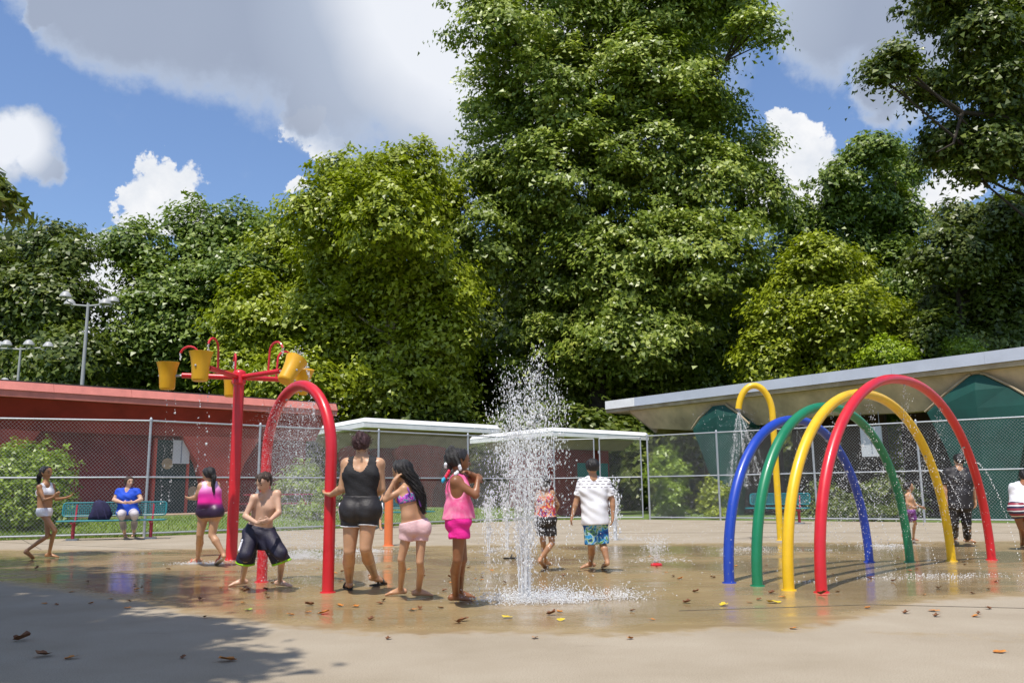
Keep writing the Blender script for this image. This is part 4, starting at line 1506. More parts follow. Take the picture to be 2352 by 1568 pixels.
tree('low yellow-green tree in front of the open-crowned tree', 1900, 50, [
    (1885, 590, 60, 50), (1935, 625, 60, 55), (1860, 660, 105, 75), (1800, 740, 85, 80), (1930, 740, 115, 85), (2030, 770, 95, 75), (1850, 835, 115, 60), (2000, 850, 115, 50), (1760, 820, 70, 70)], 'syca', 84000, 0.25, 0.9, tr=0.22, perclump=120)
tree('dense dark tree above the concrete roof at the right edge', 2250, 47, [
    (2200, 505, 55, 45), (2300, 500, 62, 50), (2180, 580, 75, 75), (2290, 580, 85, 85), (2200, 700, 85, 85), (2310, 700, 75, 85), (2250, 800, 105, 50), (2390, 560, 80, 130), (2140, 780, 60, 60), (2380, 760, 80, 80)], 'dark', 76000, 0.26, 1.0, perclump=130)
lim = [W(u, v, 35.5) for u, v in ((2470, 420), (2400, 320), (2300, 268), (2210, 258), (2130, 205), (2060, 160), (2010, 175))]
tree('near tree at the right edge reaching a long leafy limb across the sky', 2520, 37, [
    (2150, 25, 50, 40), (2250, 60, 75, 65), (2340, 70, 75, 85), (2062, 135, 42, 34), (2018, 172, 34, 24), (2120, 200, 55, 30), (2200, 180, 55, 42), (2290, 190, 65, 55), (2350, 230, 60, 75),
    (2185, 310, 62, 42), (2270, 330, 75, 55), (2350, 340, 60, 50), (2150, 352, 42, 26), (2225, 392, 36, 20), (2460, 80, 120, 150), (2500, 260, 100, 100), (2190, -60, 110, 70), (2360, -90, 140, 90)],
     'dark', 120000, 0.23, 0.8, tr=0.30, perclump=130, limbs=[(lim, [0.20, 0.16, 0.12, 0.10, 0.07, 0.05, 0.02]), ([lim[3], W(2190, 330, 35.5), W(2150, 350, 35.6)], [0.09, 0.06, 0.02])])
# the shade tree whose shadow falls across the near left of the pad
sh = []
for (x, y, z, r) in [(-7.6, 3.4, 9.4, 2.5), (-5.2, 2.2, 9.0, 1.9), (-9.6, 5.2, 9.8, 2.6), (-8.4, 7.6, 9.6, 1.9), (-10.8, 8.6, 9.4, 1.9), (-6.3, 5.4, 9.6, 1.7), (-4.2, 3.6, 8.8, 0.9),
                     (-6.2, 0.3, 9.2, 1.9), (-4.3, 0.6, 8.6, 0.9), (-11, 2, 10, 3), (-13, 6, 9.5, 2.6), (-8.6, -1.5, 9.8, 2.6), (-3.5, 2.2, 8.6, 0.55), (-9.9, 10.2, 9.2, 1.0), (-7.0, 6.8, 9.8, 1.6), (-5.6, 3.9, 9.3, 1.4), (-7.2, 1.6, 9.6, 2.0), (-5.0, -0.6, 9.0, 1.5)]:
    sh.append((x, y, z, r))


def shade_tree():
    base = np.array([-12.5, 3.0, -0.03])
    root = thing('tree', 'shade tree beyond the left edge whose leafy twig tip shows there', 'tree', base)
    C, O = [], []
    mb = MB()
    hub = np.array([-11.8, 3.2, 6.0])
    mb.tube([base, base + (0.2, 0, 3), hub], [0.42, 0.34, 0.27], 10)
    tip = W(5, 428, 14.0)
    for (x, y, z, r) in sh + [(tip[0] - 0.35, tip[1], tip[2], 0.36)]:
        c = np.array([x, y, z])
        k = max(6, int(26 * r))
        d = RNG.normal(0, 1, (k, 3))
        d /= np.linalg.norm(d, axis=1, keepdims=True)
        P = c + d * r * (0.3 + 0.75 * RNG.random((k, 1))) * np.array([1, 1, 0.5])
        C.append(P)
        O.append(d)
        mb.tube([hub, (hub + c) / 2 + (0, 0, 0.5), c], [0.14, 0.09, 0.03], 6)
        for q in P[:5]:
            mb.tube([c * 0.8 + hub * 0.2, q], [0.03, 0.008], 5, caps=False)
    autosmooth(mb.build('trunk', 'bark', root))
    leaves(root, np.concatenate(C), np.concatenate(O), 74000, 0.19, 0.46, LEAF['dark'])


shade_tree()


def copy_tree(o, parent=None):
    c = o.copy()
    COL.objects.link(c)
    c.parent = parent
    for ch in [x for x in o.children]:
        copy_tree(ch, c)
    return c


# woodland trees further back
wood = tree('dark green woodland tree filling in behind the front row of trees', 1176, 80, [
    (1176, 700, 100, 80), (1110, 790, 100, 90), (1240, 780, 100, 90), (1170, 850, 150, 110), (1080, 930, 120, 100), (1260, 930, 120, 100), (1170, 1010, 150, 90)], 'dark', 36000, 0.44, 1.7, group='woodland trees far behind', perclump=70)
wx0 = wood.location.x
for i, (u, y, s) in enumerate([(1080, 76, 1.05), (1560, 80, 1.1), (1800, 84, 1.0), (2060, 80, 1.0), (2330, 78, 1.05), (780, 80, 1.0), (620, 78, 0.95), (420, 80, 0.9), (240, 80, 0.72), (30, 80, 0.8), (2560, 74, 1.1), (-180, 80, 1.0), (930, 72, 1.0), (1330, 74, 1.0), (1700, 72, 0.95), (2200, 72, 0.9), (500, 71, 0.75), (130, 71, 0.7), (330, 68, 0.68)]):
    c = wood if i == 0 else copy_tree(wood)
    p = W(u, 1131, y)
    c.location = (p[0], p[1], -0.03)
    c.rotation_euler.z = i * 1.3
    c.scale = (s, s, s)


def shrub(label, Y, lobes, key, n, size, clump, base_px, bz=-0.03):
    return tree(label, base_px, Y, lobes, key, n, size, clump, name='shrub', group='shrubs around the pavilions', tr=0.035, perclump=20, twig=True, base_z=bz)


shrub('bright green shrub behind the fence at the far left', 24.6, [(70, 1055, 65, 45), (20, 1080, 60, 55), (120, 1100, 50, 50), (50, 1150, 70, 55), (110, 1165, 50, 40), (10, 1190, 60, 45), (80, 1200, 55, 35), (-60, 1120, 60, 80)], 'shrub', 20000, 0.11, 0.30, 60)
shrub('green shrub behind the fence inside the red mist arch', 31.0, [(690, 1105, 50, 40), (725, 1140, 45, 40), (670, 1150, 40, 35), (705, 1175, 50, 25)], 'shrub', 10000, 0.12, 0.3, 700)
shrub('tall leafy shrub behind the gate post left of the green pier', 35.2, [(1530, 1045, 22, 22), (1558, 1085, 22, 24), (1540, 1130, 28, 26), (1505, 1085, 16, 18), (1545, 1175, 30, 22)], 'shrub', 6500, 0.13, 0.28, 1542)
shrub('yellowish shrub at the foot of the green pier', 33.0, [(1645, 1125, 28, 25), (1632, 1160, 30, 25), (1660, 1180, 30, 18)], 'syca', 3500, 0.11, 0.28, 1645)
shrub('low hedge-like shrub behind the fence beyond the green arch', 30.4, [(1900, 1140, 40, 28), (1960, 1165, 50, 25), (2030, 1130, 45, 38), (2080, 1150, 40, 30), (2000, 1180, 70, 18), (1880, 1180, 50, 15)], 'dark', 12000, 0.12, 0.3, 1980)
shrub('small bright shrub showing above the concrete roof', 44.0, [(2035, 810, 55, 38), (2085, 825, 40, 25), (1995, 830, 35, 25), (2040, 900, 60, 60), (2040, 1000, 50, 60)], 'bright', 15000, 0.17, 0.45, 2040)
shrub('wispy pale shrub above the concrete roof near the right edge', 41.0, [(2215, 790, 30, 22), (2240, 800, 25, 18), (2185, 800, 18, 26), (2215, 860, 40, 50), (2215, 960, 40, 60)], 'shrub', 4500, 0.14, 0.4, 2215)

# thickets along the wood's edge, behind the pavilions
for (nm, Y, u, lo) in (('thicket at the wood edge behind the left white-roofed pavilion', 53, 760, (480, 1010)), ('thicket at the wood edge between the white-roofed pavilions', 52, 1130, (900, 1330)),
                       ('dark thicket behind the gate beneath the tallest tree', 50, 1420, (1250, 1560)), ('dark thicket behind the green pier', 52, 1640, (1500, 1800)),
                       ('thicket under the concrete roof, seen past the arches', 50, 1900, (1750, 2080)), ('thicket behind the red pavilion by the masts', 50, 250, (-40, 500)), ('thicket behind the hedge at the right edge', 46, 2230, (2020, 2450))):
    lb = []
    k = lo[0]
    while k < lo[1]:
        lb.append((k + RNG.random() * 30, 985 + RNG.random() * 50, 70, 60))
        lb.append((k + RNG.random() * 30, 1085 + RNG.random() * 30, 75, 60))
        k += 80
    shrub(nm, Y, lb, 'dark', 15000, 0.38, 0.7, u)
# ------------------------------------------------------------------ people: bodies grown as one surface
def smin(a, b, k):
    h = np.clip(0.5 + 0.5 * (a - b) / k, 0, 1)
    return a * (1 - h) + b * h - k * h * (1 - h)


class Grid:
    def __init__(self, prims, h, pad=0.05):
        lo = np.min([np.minimum(np.asarray(p[0]) - p[2], np.asarray(p[1]) - p[3]) for p in prims], axis=0) - pad
        hi = np.max([np.maximum(np.asarray(p[0]) + p[2], np.asarray(p[1]) + p[3]) for p in prims], axis=0) + pad
        self.h = h
        self.o = lo
        self.n = np.ceil((hi - lo) / h).astype(int) + 1

    def ax(self):
        return [self.o[i] + np.arange(self.n[i]) * self.h for i in range(3)]

    def eval(self, prims, k, pad=0.07):
        F = np.full(self.n, 0.25, np.float32)
        X, Y, Z = self.ax()
        for p in prims:
            a, b, ra, rb = np.asarray(p[0], float), np.asarray(p[1], float), p[2], p[3]
            kk = p[4] if len(p) > 4 else k
            lo = np.minimum(a, b) - max(ra, rb) - pad
            hi = np.maximum(a, b) + max(ra, rb) + pad
            i0 = np.clip(np.floor((lo - self.o) / self.h).astype(int), 0, self.n)
            i1 = np.clip(np.ceil((hi - self.o) / self.h).astype(int) + 1, 0, self.n)
            if np.any(i1 <= i0):
                continue
            x = X[i0[0]:i1[0], None, None]
            y = Y[None, i0[1]:i1[1], None]
            z = Z[None, None, i0[2]:i1[2]]
            ab = b - a
            L2 = np.dot(ab, ab) + 1e-12
            t = np.clip(((x - a[0]) * ab[0] + (y - a[1]) * ab[1] + (z - a[2]) * ab[2]) / L2, 0, 1)
            d = np.sqrt((x - a[0] - t * ab[0]) ** 2 + (y - a[1] - t * ab[1]) ** 2 + (z - a[2] - t * ab[2]) ** 2) - (ra + (rb - ra) * t)
            s = (slice(i0[0], i1[0]), slice(i0[1], i1[1]), slice(i0[2], i1[2]))
            F[s] = smin(F[s], d.astype(np.float32), kk)
        return F

    def plane(self, pt, nv):
        X, Y, Z = self.ax()
        return ((X[:, None, None] - pt[0]) * nv[0] + (Y[None, :, None] - pt[1]) * nv[1] + (Z[None, None, :] - pt[2]) * nv[2]).astype(np.float32)


def net(F, o, h):
    """naive surface nets: a closed quad mesh round F < 0"""
    F = np.pad(F, 1, constant_values=0.25)
    o = o - h
    s = F < 0
    nx, ny, nz = F.shape
    cnt = np.zeros((nx - 1, ny - 1, nz - 1), np.int8)
    for i in (0, 1):
        for j in (0, 1):
            for k in (0, 1):
                cnt += s[i:nx - 1 + i, j:ny - 1 + j, k:nz - 1 + k]
    act = (cnt > 0) & (cnt < 8)
    idx = np.full(act.shape, -1, np.int64)
    cells = np.argwhere(act)
    idx[act] = np.arange(len(cells))
    acc = np.zeros((len(cells), 3))
    num = np.zeros(len(cells))
    cor = np.array([(i, j, k) for i in (0, 1) for j in (0, 1) for k in (0, 1)])
    for a in range(8):
        for b in range(a + 1, 8):
            if np.abs(cor[a] - cor[b]).sum() != 1:
                continue
            ia = cells + cor[a]
            ib = cells + cor[b]
            fa = F[ia[:, 0], ia[:, 1], ia[:, 2]]
            fb = F[ib[:, 0], ib[:, 1], ib[:, 2]]
            m = (fa < 0) != (fb < 0)
            t = fa[m] / (fa[m] - fb[m])
            acc[m] += cor[a] + (cor[b] - cor[a]) * t[:, None]
            num[m] += 1
    V = (cells + acc / num[:, None]) * h + o
    Q = []
    for ax in range(3):
        u, v = (ax + 1) % 3, (ax + 2) % 3
        sl0 = [slice(None)] * 3
        sl1 = [slice(None)] * 3
        sl0[ax] = slice(0, -1)
        sl1[ax] = slice(1, None)
        a, b = s[tuple(sl0)], s[tuple(sl1)]
        e = np.argwhere(a != b)
        inside = a[e[:, 0], e[:, 1], e[:, 2]]
        ok = (e[:, u] > 0) & (e[:, v] > 0) & (e[:, u] < F.shape[u] - 1) & (e[:, v] < F.shape[v] - 1)
        e, inside = e[ok], inside[ok]

        def cell(du, dv):
            c = e.copy()
            c[:, u] += du
            c[:, v] += dv
            return idx[c[:, 0], c[:, 1], c[:, 2]]
        q = np.stack([cell(-1, -1), cell(0, -1), cell(0, 0), cell(-1, 0)], 1)
        q[~inside] = q[~inside][:, ::-1]
        Q.append(q)
    return V, np.concatenate(Q)


def relax(V, Q, it=1, lam=0.5):
    n = len(V)
    for _ in range(it):
        acc = np.zeros_like(V)
        num = np.zeros(n)
        for a, b in ((0, 1), (1, 2), (2, 3), (3, 0)):
            for p, q in ((a, b), (b, a)):
                for k in range(3):
                    acc[:, k] += np.bincount(Q[:, p], V[Q[:, q], k], n)
                num += np.bincount(Q[:, p], minlength=n)
        V = V + lam * (acc / num[:, None] - V)
    return V


def surf(name, F, g, mat, parent, it=1):
    V, Q = net(F, g.o, g.h)
    V = relax(V, Q, it)
    return link_mesh(name, V, Q, mat, parent, smooth=True)


def cone(a, b, ra, rb, k=None):
    return (np.asarray(a, float), np.asarray(b, float), ra, rb) if k is None else (np.asarray(a, float), np.asarray(b, float), ra, rb, k)


class Person:
    """joints are points of the place; every limb tapers; clothes are shells grown over the same limbs"""

    def __init__(s, label, Y0, J, hgt, face, skin, hair='hair_black', girth=1.0, torso=None, vox=0.0095, group=None, headscale=1.0):
        s.headscale = headscale
        s.Y0, s.h, s.vox = Y0, hgt, vox
        k = hgt / 1.65
        s.k = k
        g = girth
        s.g = g
        P = {}
        for n, v in J.items():
            P[n] = S(v[0], v[1], Y0 + (v[2] if len(v) > 2 else 0.0)) if len(v) < 4 else np.array(v[:3], float)
        s.P = P
        s.root = thing('person', label, 'person', (P['pelvis'][0], P['pelvis'][1], 0.0), group)
        T = dict(rc=0.098, rw=0.092, rp=0.098, wc=0.34, ww=0.07, wp=0.085, bust=0.0, belly=0.0, glute=0.075)
        T.update(torso or {})
        s.T = T
        nb, pc = P['neck'], P['pelvis']
        s.up = nrm(nb - pc)
        f = np.array([face[0], face[1], 0.0]) if len(face) == 2 else np.asarray(face, float)
        tf = np.asarray(s_get(J, 'tface', f), float)
        tf = np.array([tf[0], tf[1], 0.0]) if len(tf) >= 2 else f
        s.fw = nrm(tf - s.up * np.dot(tf, s.up))
        s.rt = np.cross(s.fw, s.up)              # the person's own right
        if np.dot(P['sh1'] - P['sh0'], s.rt) < 0:
            s.rt = -s.rt                          # points from joint set 0 to joint set 1
        L = np.linalg.norm(nb - pc)
        s.L = L
        hp = T['wp'] * k
        s.hip = [P.get('hip0', pc - s.rt * hp - s.up * 0.02 * k), P.get('hip1', pc + s.rt * hp - s.up * 0.02 * k)]
        sw = np.linalg.norm(P['sh1'] - P['sh0'])
        at = lambda u, w=0.0, fwd=0.0: pc + s.up * L * u + s.rt * w + s.fw * fwd
        s.at = at
        wc, ww = T['wc'] * sw * 0.82, T['ww'] * k
        rc, rw, rp = T['rc'] * k * g, T['rw'] * k * g, T['rp'] * k * g
        s.rc, s.rw, s.rp = rc, rw, rp
        tor = []
        for q in (-1, 1):
            c0, w0, h0 = at(0.68, q * wc), at(0.27, q * ww), s.hip[0 if q < 0 else 1]
            tor += [cone(c0, w0, rc, rw), cone(w0, h0, rw, rp), cone(at(0.68, q * wc * 0.4), at(0.2, q * ww * 0.4), rc, rw)]
            tor.append(cone(at(0.86, q * wc * 0.7), at(0.68, q * wc), 0.075 * k * g, rc))
        s.hipp = [cone(s.hip[0], s.hip[1], rp, rp)]
        for q, hpnt in ((-1, s.hip[0]), (1, s.hip[1])):
            gl = hpnt - s.fw * 0.045 * k - s.up * 0.035 * k - s.rt * q * 0.012 * k
            s.hipp.append(cone(gl, gl + s.up * 0.03 * k, T['glute'] * k * g, T['glute'] * k * g))
        if T['bust']:
            for q in (-1, 1):
                b = at(0.66, q * 0.075 * k, rc * 0.55)
                tor.append(cone(b, b, T['bust'] * k, T['bust'] * k))
        if T['belly']:
            b = at(0.22, 0, rw * 0.5)
            tor.append(cone(b, at(0.4, 0, rw * 0.3), T['belly'] * k, T['belly'] * k * 0.9))
        sh = []
        for i in (0, 1):
            q = (-1, 1)[i]
            sh.append(cone(nb - s.up * 0.015 * k, P['sh%d' % i], 0.052 * k, 0.05 * k * g))
            sh.append(cone(P['sh%d' % i], at(0.72, q * wc * 0.9), 0.05 * k * g, rc * 0.85))
        s.tor, s.shl = tor, sh
        s.ua = [0.047 * k * g, 0.039 * k * g]
        s.fa = [0.038 * k * g, 0.025 * k * (0.5 + 0.5 * g)]
        s.arms = []
        for i in (0, 1):
            a, e, w = P['sh%d' % i], P['el%d' % i], P['wr%d' % i]
            m = e + (w - e) * 0.28
            s.arms.append([cone(a, e, *s.ua), cone(e, m, s.fa[0] * 0.98, s.fa[0]), cone(m, w, s.fa[0], s.fa[1])])
        s.th = [0.084 * k * g, 0.051 * k * g]
        s.cf = [0.048 * k * g, 0.053 * k * g, 0.033 * k * (0.6 + 0.4 * g)]
        s.legs = []
        for i in (0, 1):
            a, kn, an = s.hip[i], P['kn%d' % i], P['an%d' % i]
            m = kn + (an - kn) * 0.30 - nrm(np.cross(np.cross(an - kn, s.fw), an - kn)) * 0.018 * k
            s.legs.append([cone(a, kn, *s.th), cone(kn, m, s.cf[0], s.cf[1]), cone(m, an, s.cf[1], s.cf[2])])
        s.head(face)
        s.hands = []
        for i in (0, 1):
            s.hands += s.hand(i)
        s.feet = []
        for i in (0, 1):
            s.feet += s.foot(i)
        allp = [(s.tor + s.hipp + s.shl + s.neckp, 0.035), (s.headp, 0.012)]
        g3 = Grid([p for q in allp for p in q[0]] + sum(s.arms, []) + sum(s.legs, []) + s.hands + s.feet, vox)
        F = g3.eval(allp[0][0], 0.04 * k)
        for prims, kk, ku in [(s.headp, 0.014 * k, 0.012)] + [(a, 0.012, 0.022) for a in s.arms] + [(l, 0.012, 0.025) for l in s.legs] + [(s.hands, 0.006, 0.010), (s.feet, 0.010, 0.014)]:
            F = smin(F, g3.eval(prims, kk), ku)
        s.body = surf('body', F, g3, skin, s.root, 1)
        s.eyes()

    def head(s, face):
        k = s.k
        c = s.P['head']
        hh = s.h * (0.142 if s.h > 1.55 else 0.160 if s.h > 1.2 else 0.185) * s.headscale
        s.hh = hh
        fd = np.array([face[0], face[1], face[2] if len(face) > 2 else 0.0])
        fd = nrm(fd)
        up = nrm(nrm(c - s.P['neck']) * 0.5 + np.array([0, 0, 1.0]))
        up = nrm(up - fd * np.dot(up, fd))
        rt = np.cross(fd, up)
        s.hf, s.hu, s.hr = fd, up, rt
        pt = lambda f, u, r=0.0: c + (fd * f + up * u + rt * r) * hh
        s.hp = pt
        s.cran = [cone(pt(-0.13, 0.13), pt(0.08, 0.13), 0.335 * hh, 0.315 * hh), cone(pt(-0.10, 0.0), pt(0.02, -0.05), 0.31 * hh, 0.29 * hh)]
        hd = list(s.cran)
        hd += [cone(pt(0.10, -0.10), pt(0.165, -0.33), 0.25 * hh, 0.135 * hh), cone(pt(0.16, 0.06), pt(0.18, -0.10), 0.24 * hh, 0.22 * hh)]
        hd += [cone(pt(0.395, 0.02), pt(0.47, -0.12), 0.028 * hh, 0.050 * hh), cone(pt(0.43, -0.13, -0.045), pt(0.43, -0.13, 0.045), 0.035 * hh, 0.035 * hh)]
        hd += [cone(pt(0.355, -0.235, -0.07), pt(0.355, -0.235, 0.07), 0.036 * hh, 0.036 * hh)]
        hd += [cone(pt(0.36, 0.085, -0.15), pt(0.385, 0.085, -0.03), 0.035 * hh, 0.035 * hh), cone(pt(0.36, 0.085, 0.15), pt(0.385, 0.085, 0.03), 0.035 * hh, 0.035 * hh)]
        for q in (-1, 1):
            hd.append(cone(pt(-0.04, 0.06, q * 0.335), pt(-0.01, -0.12, q * 0.325), 0.055 * hh, 0.04 * hh))
        s.headp = hd
        s.neckp = [cone(s.P['neck'] - s.up * 0.02 * k, pt(-0.05, -0.22), 0.058 * k * (0.6 + 0.4 * s.g), 0.052 * k * (0.6 + 0.4 * s.g))]

    def eyes(s):
        for q in (-1, 1):
            mb = MB()
            mb.ball(s.hp(0.355, 0.012, q * 0.145), 0.042 * s.hh, 8, sq=(1, 1, 0.62))
            mb.build('eye', 'eye_dark', s.root, smooth=True)
            mb = MB()
            mb.tube([s.hp(0.385, 0.105, q * 0.07), s.hp(0.385, 0.125, q * 0.15), s.hp(0.33, 0.10, q * 0.22)], [0.02 * s.hh, 0.022 * s.hh, 0.012 * s.hh], 6)
            mb.build('eyebrow', 'hair_brown', s.root, smooth=True)
        mb = MB()
        mb.tube([s.hp(0.365, -0.235, -0.085), s.hp(0.397, -0.238, 0), s.hp(0.365, -0.235, 0.085)], [0.012 * s.hh, 0.026 * s.hh, 0.012 * s.hh], 6)
        mb.build('mouth', 'lip', s.root, smooth=True)

    def hand(s, i):
        k = s.k
        w, e = s.P['wr%d' % i], s.P['el%d' % i]
        tip = s.P.get('ha%d' % i)
        d = nrm(tip - w) if tip is not None else nrm(w - e)
        inward = nrm((s.P['pelvis'] + s.P['neck']) / 2 - w)
        pn = nrm(inward - d * np.dot(inward, d))          # palm side
        sd = np.cross(d, pn)                              # across the knuckles
        if np.dot(sd, s.fw) < 0:
            sd = -sd
        z = 0.98 * k
        out = [cone(w, w + d * 0.035 * z, 0.024 * z, 0.026 * z)]
        kn = []
        for j, off in enumerate((0.030, 0.010, -0.011, -0.030)):
            b = w + d * (0.088 - 0.004 * abs(j - 1)) * z + sd * off * z
            out.append(cone(w + d * 0.03 * z + sd * off * 0.6 * z, b, 0.017 * z, 0.0135 * z))
            ln = (0.068, 0.076, 0.070, 0.055)[j] * z
            m = b + nrm(d * 0.92 + pn * 0.35) * ln * 0.52
            f = m + nrm(d * 0.62 + pn * 0.75) * ln * 0.50
            out += [cone(b, m, 0.0105 * z, 0.0095 * z), cone(m, f, 0.0095 * z, 0.008 * z)]
        tb = w + d * 0.028 * z + sd * 0.026 * z
        tm = tb + nrm(d * 0.6 + sd * 0.7 + pn * 0.25) * 0.042 * z
        out += [cone(tb, tm, 0.0145 * z, 0.0115 * z), cone(tm, tm + nrm(d * 0.95 + sd * 0.2 + pn * 0.2) * 0.032 * z, 0.0112 * z, 0.009 * z)]
        return out

    def foot(s, i):
        k = s.k
        a = s.P['an%d' % i]
        t = s.P['toe%d' % i]
        d = nrm(t - a)
        dn = nrm(np.array([0, 0, -1.0]) - d * (-d[2]))
        sd = np.cross(d, dn)
        L = np.linalg.norm(t - a)
        heel = a - d * 0.045 * k + dn * 0.038 * k
        heel[2] = max(heel[2], 0.030 * k)
        ball = a + d * L * 0.66
        out = [cone(a, heel, 0.034 * k, 0.031 * k), cone(a + d * 0.01, ball + dn * 0.0, 0.036 * k, 0.026 * k)]
        for q in (-1, 1):
            b = ball + sd * q * 0.022 * k
            b[2] = max(b[2], 0.021 * k)
            out.append(cone(heel + sd * q * 0.006 * k, b, 0.028 * k, 0.021 * k))
        for j in range(5):
            off = (-0.036, -0.019, -0.003, 0.013, 0.033)[j] * k
            ln = (0.88, 0.94, 0.99, 1.02, 1.0)[j]
            p0 = ball + sd * off * 0.9
            p1 = a + d * L * ln + sd * off
            p0[2] = max(p0[2], 0.016 * k)
            p1[2] = max(p1[2], 0.0125 * k)
            r = (0.0105, 0.011, 0.0115, 0.012, 0.0155)[j] * k
            out.append(cone(p0, p1, r * 1.15, r))
        return out

    # ---- clothes
    def wear(s, name, mat, pieces, vox=None, fold=0.0, parent=None, it=1, seed=0.0):
        """pieces: (prims, [(point, normal) cuts], [prims cut away])"""
        allp = [p for q in pieces for p in q[0]]
        g = Grid(allp, vox or s.vox, 0.03)
        R = None
        for q in pieces:
            F = g.eval(q[0], q[3] if len(q) > 3 else 0.03)
            if fold:
                X, Y, Z = g.ax()
                X, Y, Z = X[:, None, None], Y[None, :, None], Z[None, None, :]
                F = F + (fold * (np.sin(34 * X + 21 * Z + seed) * np.sin(23 * Y - 29 * Z + 1.3 * seed) + 0.6 * np.sin(55 * Z + 30 * X - 18 * Y + seed))).astype(np.float32)
            for (pt, nv) in q[1]:
                F = np.maximum(F, g.plane(pt, nv))
            if len(q) > 2 and q[2]:
                F = np.maximum(F, -g.eval(q[2], 0.01))
            R = F if R is None else smin(R, F, 0.012)
        return surf(name, R, g, mat, parent or s.root, it)

    def infl(s, prims, d):
        return [cone(p[0], p[1], p[2] + d, p[3] + d) for p in prims]

    def leg_piece(s, i, f, d, flare=0.0):
        """f 0..1 along the thigh, 1..2 along the shin"""
        hp, kn, an = s.hip[i], s.P['kn%d' % i], s.P['an%d' % i]
        rt = lambda t: s.th[0] + (s.th[1] - s.th[0]) * t
        if f <= 1:
            e = hp + (kn - hp) * f
            x = hp + (kn - hp) * min(1.0, f + 0.08)
            return ([cone(hp, x, s.th[0] + d, rt(f) + d + flare)], [(e, nrm(kn - hp))])
        e = kn + (an - kn) * (f - 1)
        x = kn + (an - kn) * min(1.05, f - 1 + 0.08)
        return ([cone(hp, kn, s.th[0] + d, s.th[1] + d + flare * 0.5), cone(kn, x, s.th[1] + d + flare * 0.5, s.cf[1] * (2.2 - f) + s.cf[2] * (f - 1.2) + d + flare)], [(e, nrm(an - kn))])

    def bottoms(s, name, mat, f, d=0.010, flare=0.0, waist=0.16, fold=0.0, parent=None, seated=False, crotch=0.0):
        top = (s.at(waist), s.up)
        pel = (s.infl(s.hipp + [p for p in s.tor], d), [top, (s.hip[0] * 0.5 + s.hip[1] * 0.5 - s.up * min(0.17 * s.k, 0.94 * min(f, 1) * np.linalg.norm(s.P['kn0'] - s.hip[0])), -s.up)], [])
        pcs = [pel]
        if crotch:
            m = (s.hip[0] + s.hip[1]) / 2
            pcs.append(([cone(m + s.rt * q * 0.05 * s.k, m - np.array([0, 0, crotch]) + s.rt * q * 0.09 * s.k, s.rp + d, s.rp * 0.75 + d) for q in (-1, 1)], [top, (m - np.array([0, 0, crotch]), np.array([0, 0, -1.0]))], [], 0.06))
        for i in (0, 1):
            a, c = s.leg_piece(i, f, d, flare)
            pcs.append((a, c if seated else c + [top], []))
        return s.wear(name, mat, pcs, fold=fold, parent=parent)

    def briefs(s, name, mat, d=0.008, waist=0.10, cut=0.10):
        top = (s.at(waist), s.up)
        pcs = [(s.infl(s.hipp + s.tor, d) + s.infl([s.legs[0][0], s.legs[1][0]], d * 0.6), [top, (s.at(0) - s.up * cut * s.k, -s.up)],
                [cone(s.hip[i] + s.rt * (-1, 1)[i] * 0.06 * s.k - s.up * 0.16 * s.k, s.hip[i] + s.rt * (-1, 1)[i] * 0.14 * s.k - s.up * 0.09 * s.k, 0.085 * s.k * s.g, 0.05 * s.k) for i in (0, 1)])]
        return s.wear(name, mat, pcs)

    def top(s, name, mat, bottom=-0.02, d=0.010, neck=0.085, scoop=0.10, arm=0.075, sleeve=0.0, sd=0.018, fold=0.0, upper=2.0, flare=0.0, back_scoop=None, straps=None, parent=None, seed=0.0):
        k = s.k
        prims = s.infl(s.tor + s.shl + s.hipp, d)
        if flare:
            prims.append(cone(s.at(0.25), s.at(bottom - 0.1), s.rw + s.T['ww'] * k * 0.6 + d, s.rp + s.T['wp'] * k * 0.55 + d + flare))
        cuts = [(s.at(bottom), -s.up)]
        if upper < 1.5:
            cuts.append((s.at(upper), s.up))
        subs = [cone(s.P['neck'] + s.fw * 0.03 * k - s.up * scoop * 0.35, s.P['neck'] + s.up * 0.25, neck * k, neck * k * 1.2)]
        bs = scoop if back_scoop is None else back_scoop
        subs.append(cone(s.P['neck'] - s.fw * 0.06 * k - s.up * bs * 0.5, s.P['neck'] - s.fw * 0.1 * k + s.up * 0.1, neck * k * 0.9, neck * k))
        if not sleeve:
            for i in (0, 1):
                q = (-1, 1)[i]
                subs.append(cone(s.P['sh%d' % i] + s.rt * q * 0.02 * k, s.P['sh%d' % i] + s.rt * q * 0.03 * k - s.up * 0.10 * k, arm * k, arm * k * 0.8))
        pcs = [(prims, cuts, subs)]
        if sleeve:
            for i in (0, 1):
                a, e = s.P['sh%d' % i], s.P['el%d' % i]
                pcs.append(([cone(a, a + (e - a) * min(1.0, sleeve + 0.1), s.ua[0] + sd * 0.7, s.ua[1] + sd)], [(a + (e - a) * sleeve, nrm(e - a))], []))
        return s.wear(name, mat, pcs, fold=fold, parent=parent, seed=seed)

    def hair(s, mat, extra=(), line=0.20, d=0.030, rough=0.006, low=-0.10):
        pt = s.hp
        hh = s.hh
        g_pr = s.infl(s.cran, d * hh * 1.0 + 0.004)
        cuts = [(pt(0.20, line), nrm(s.hf * 0.9 - s.hu * 0.55)), (pt(-0.1, low - 0.12), nrm(-s.hu * 0.9 + s.hf * 0.35))]
        pcs = [(g_pr, cuts, [], 0.02)]
        if extra:
            pcs.append((list(extra), [], [], 0.02))
        allp = [p for q in pcs for p in q[0]]
        g = Grid(allp, min(s.vox, 0.009), 0.03)
        X, Y, Z = g.ax()
        X, Y, Z = X[:, None, None], Y[None, :, None], Z[None, None, :]
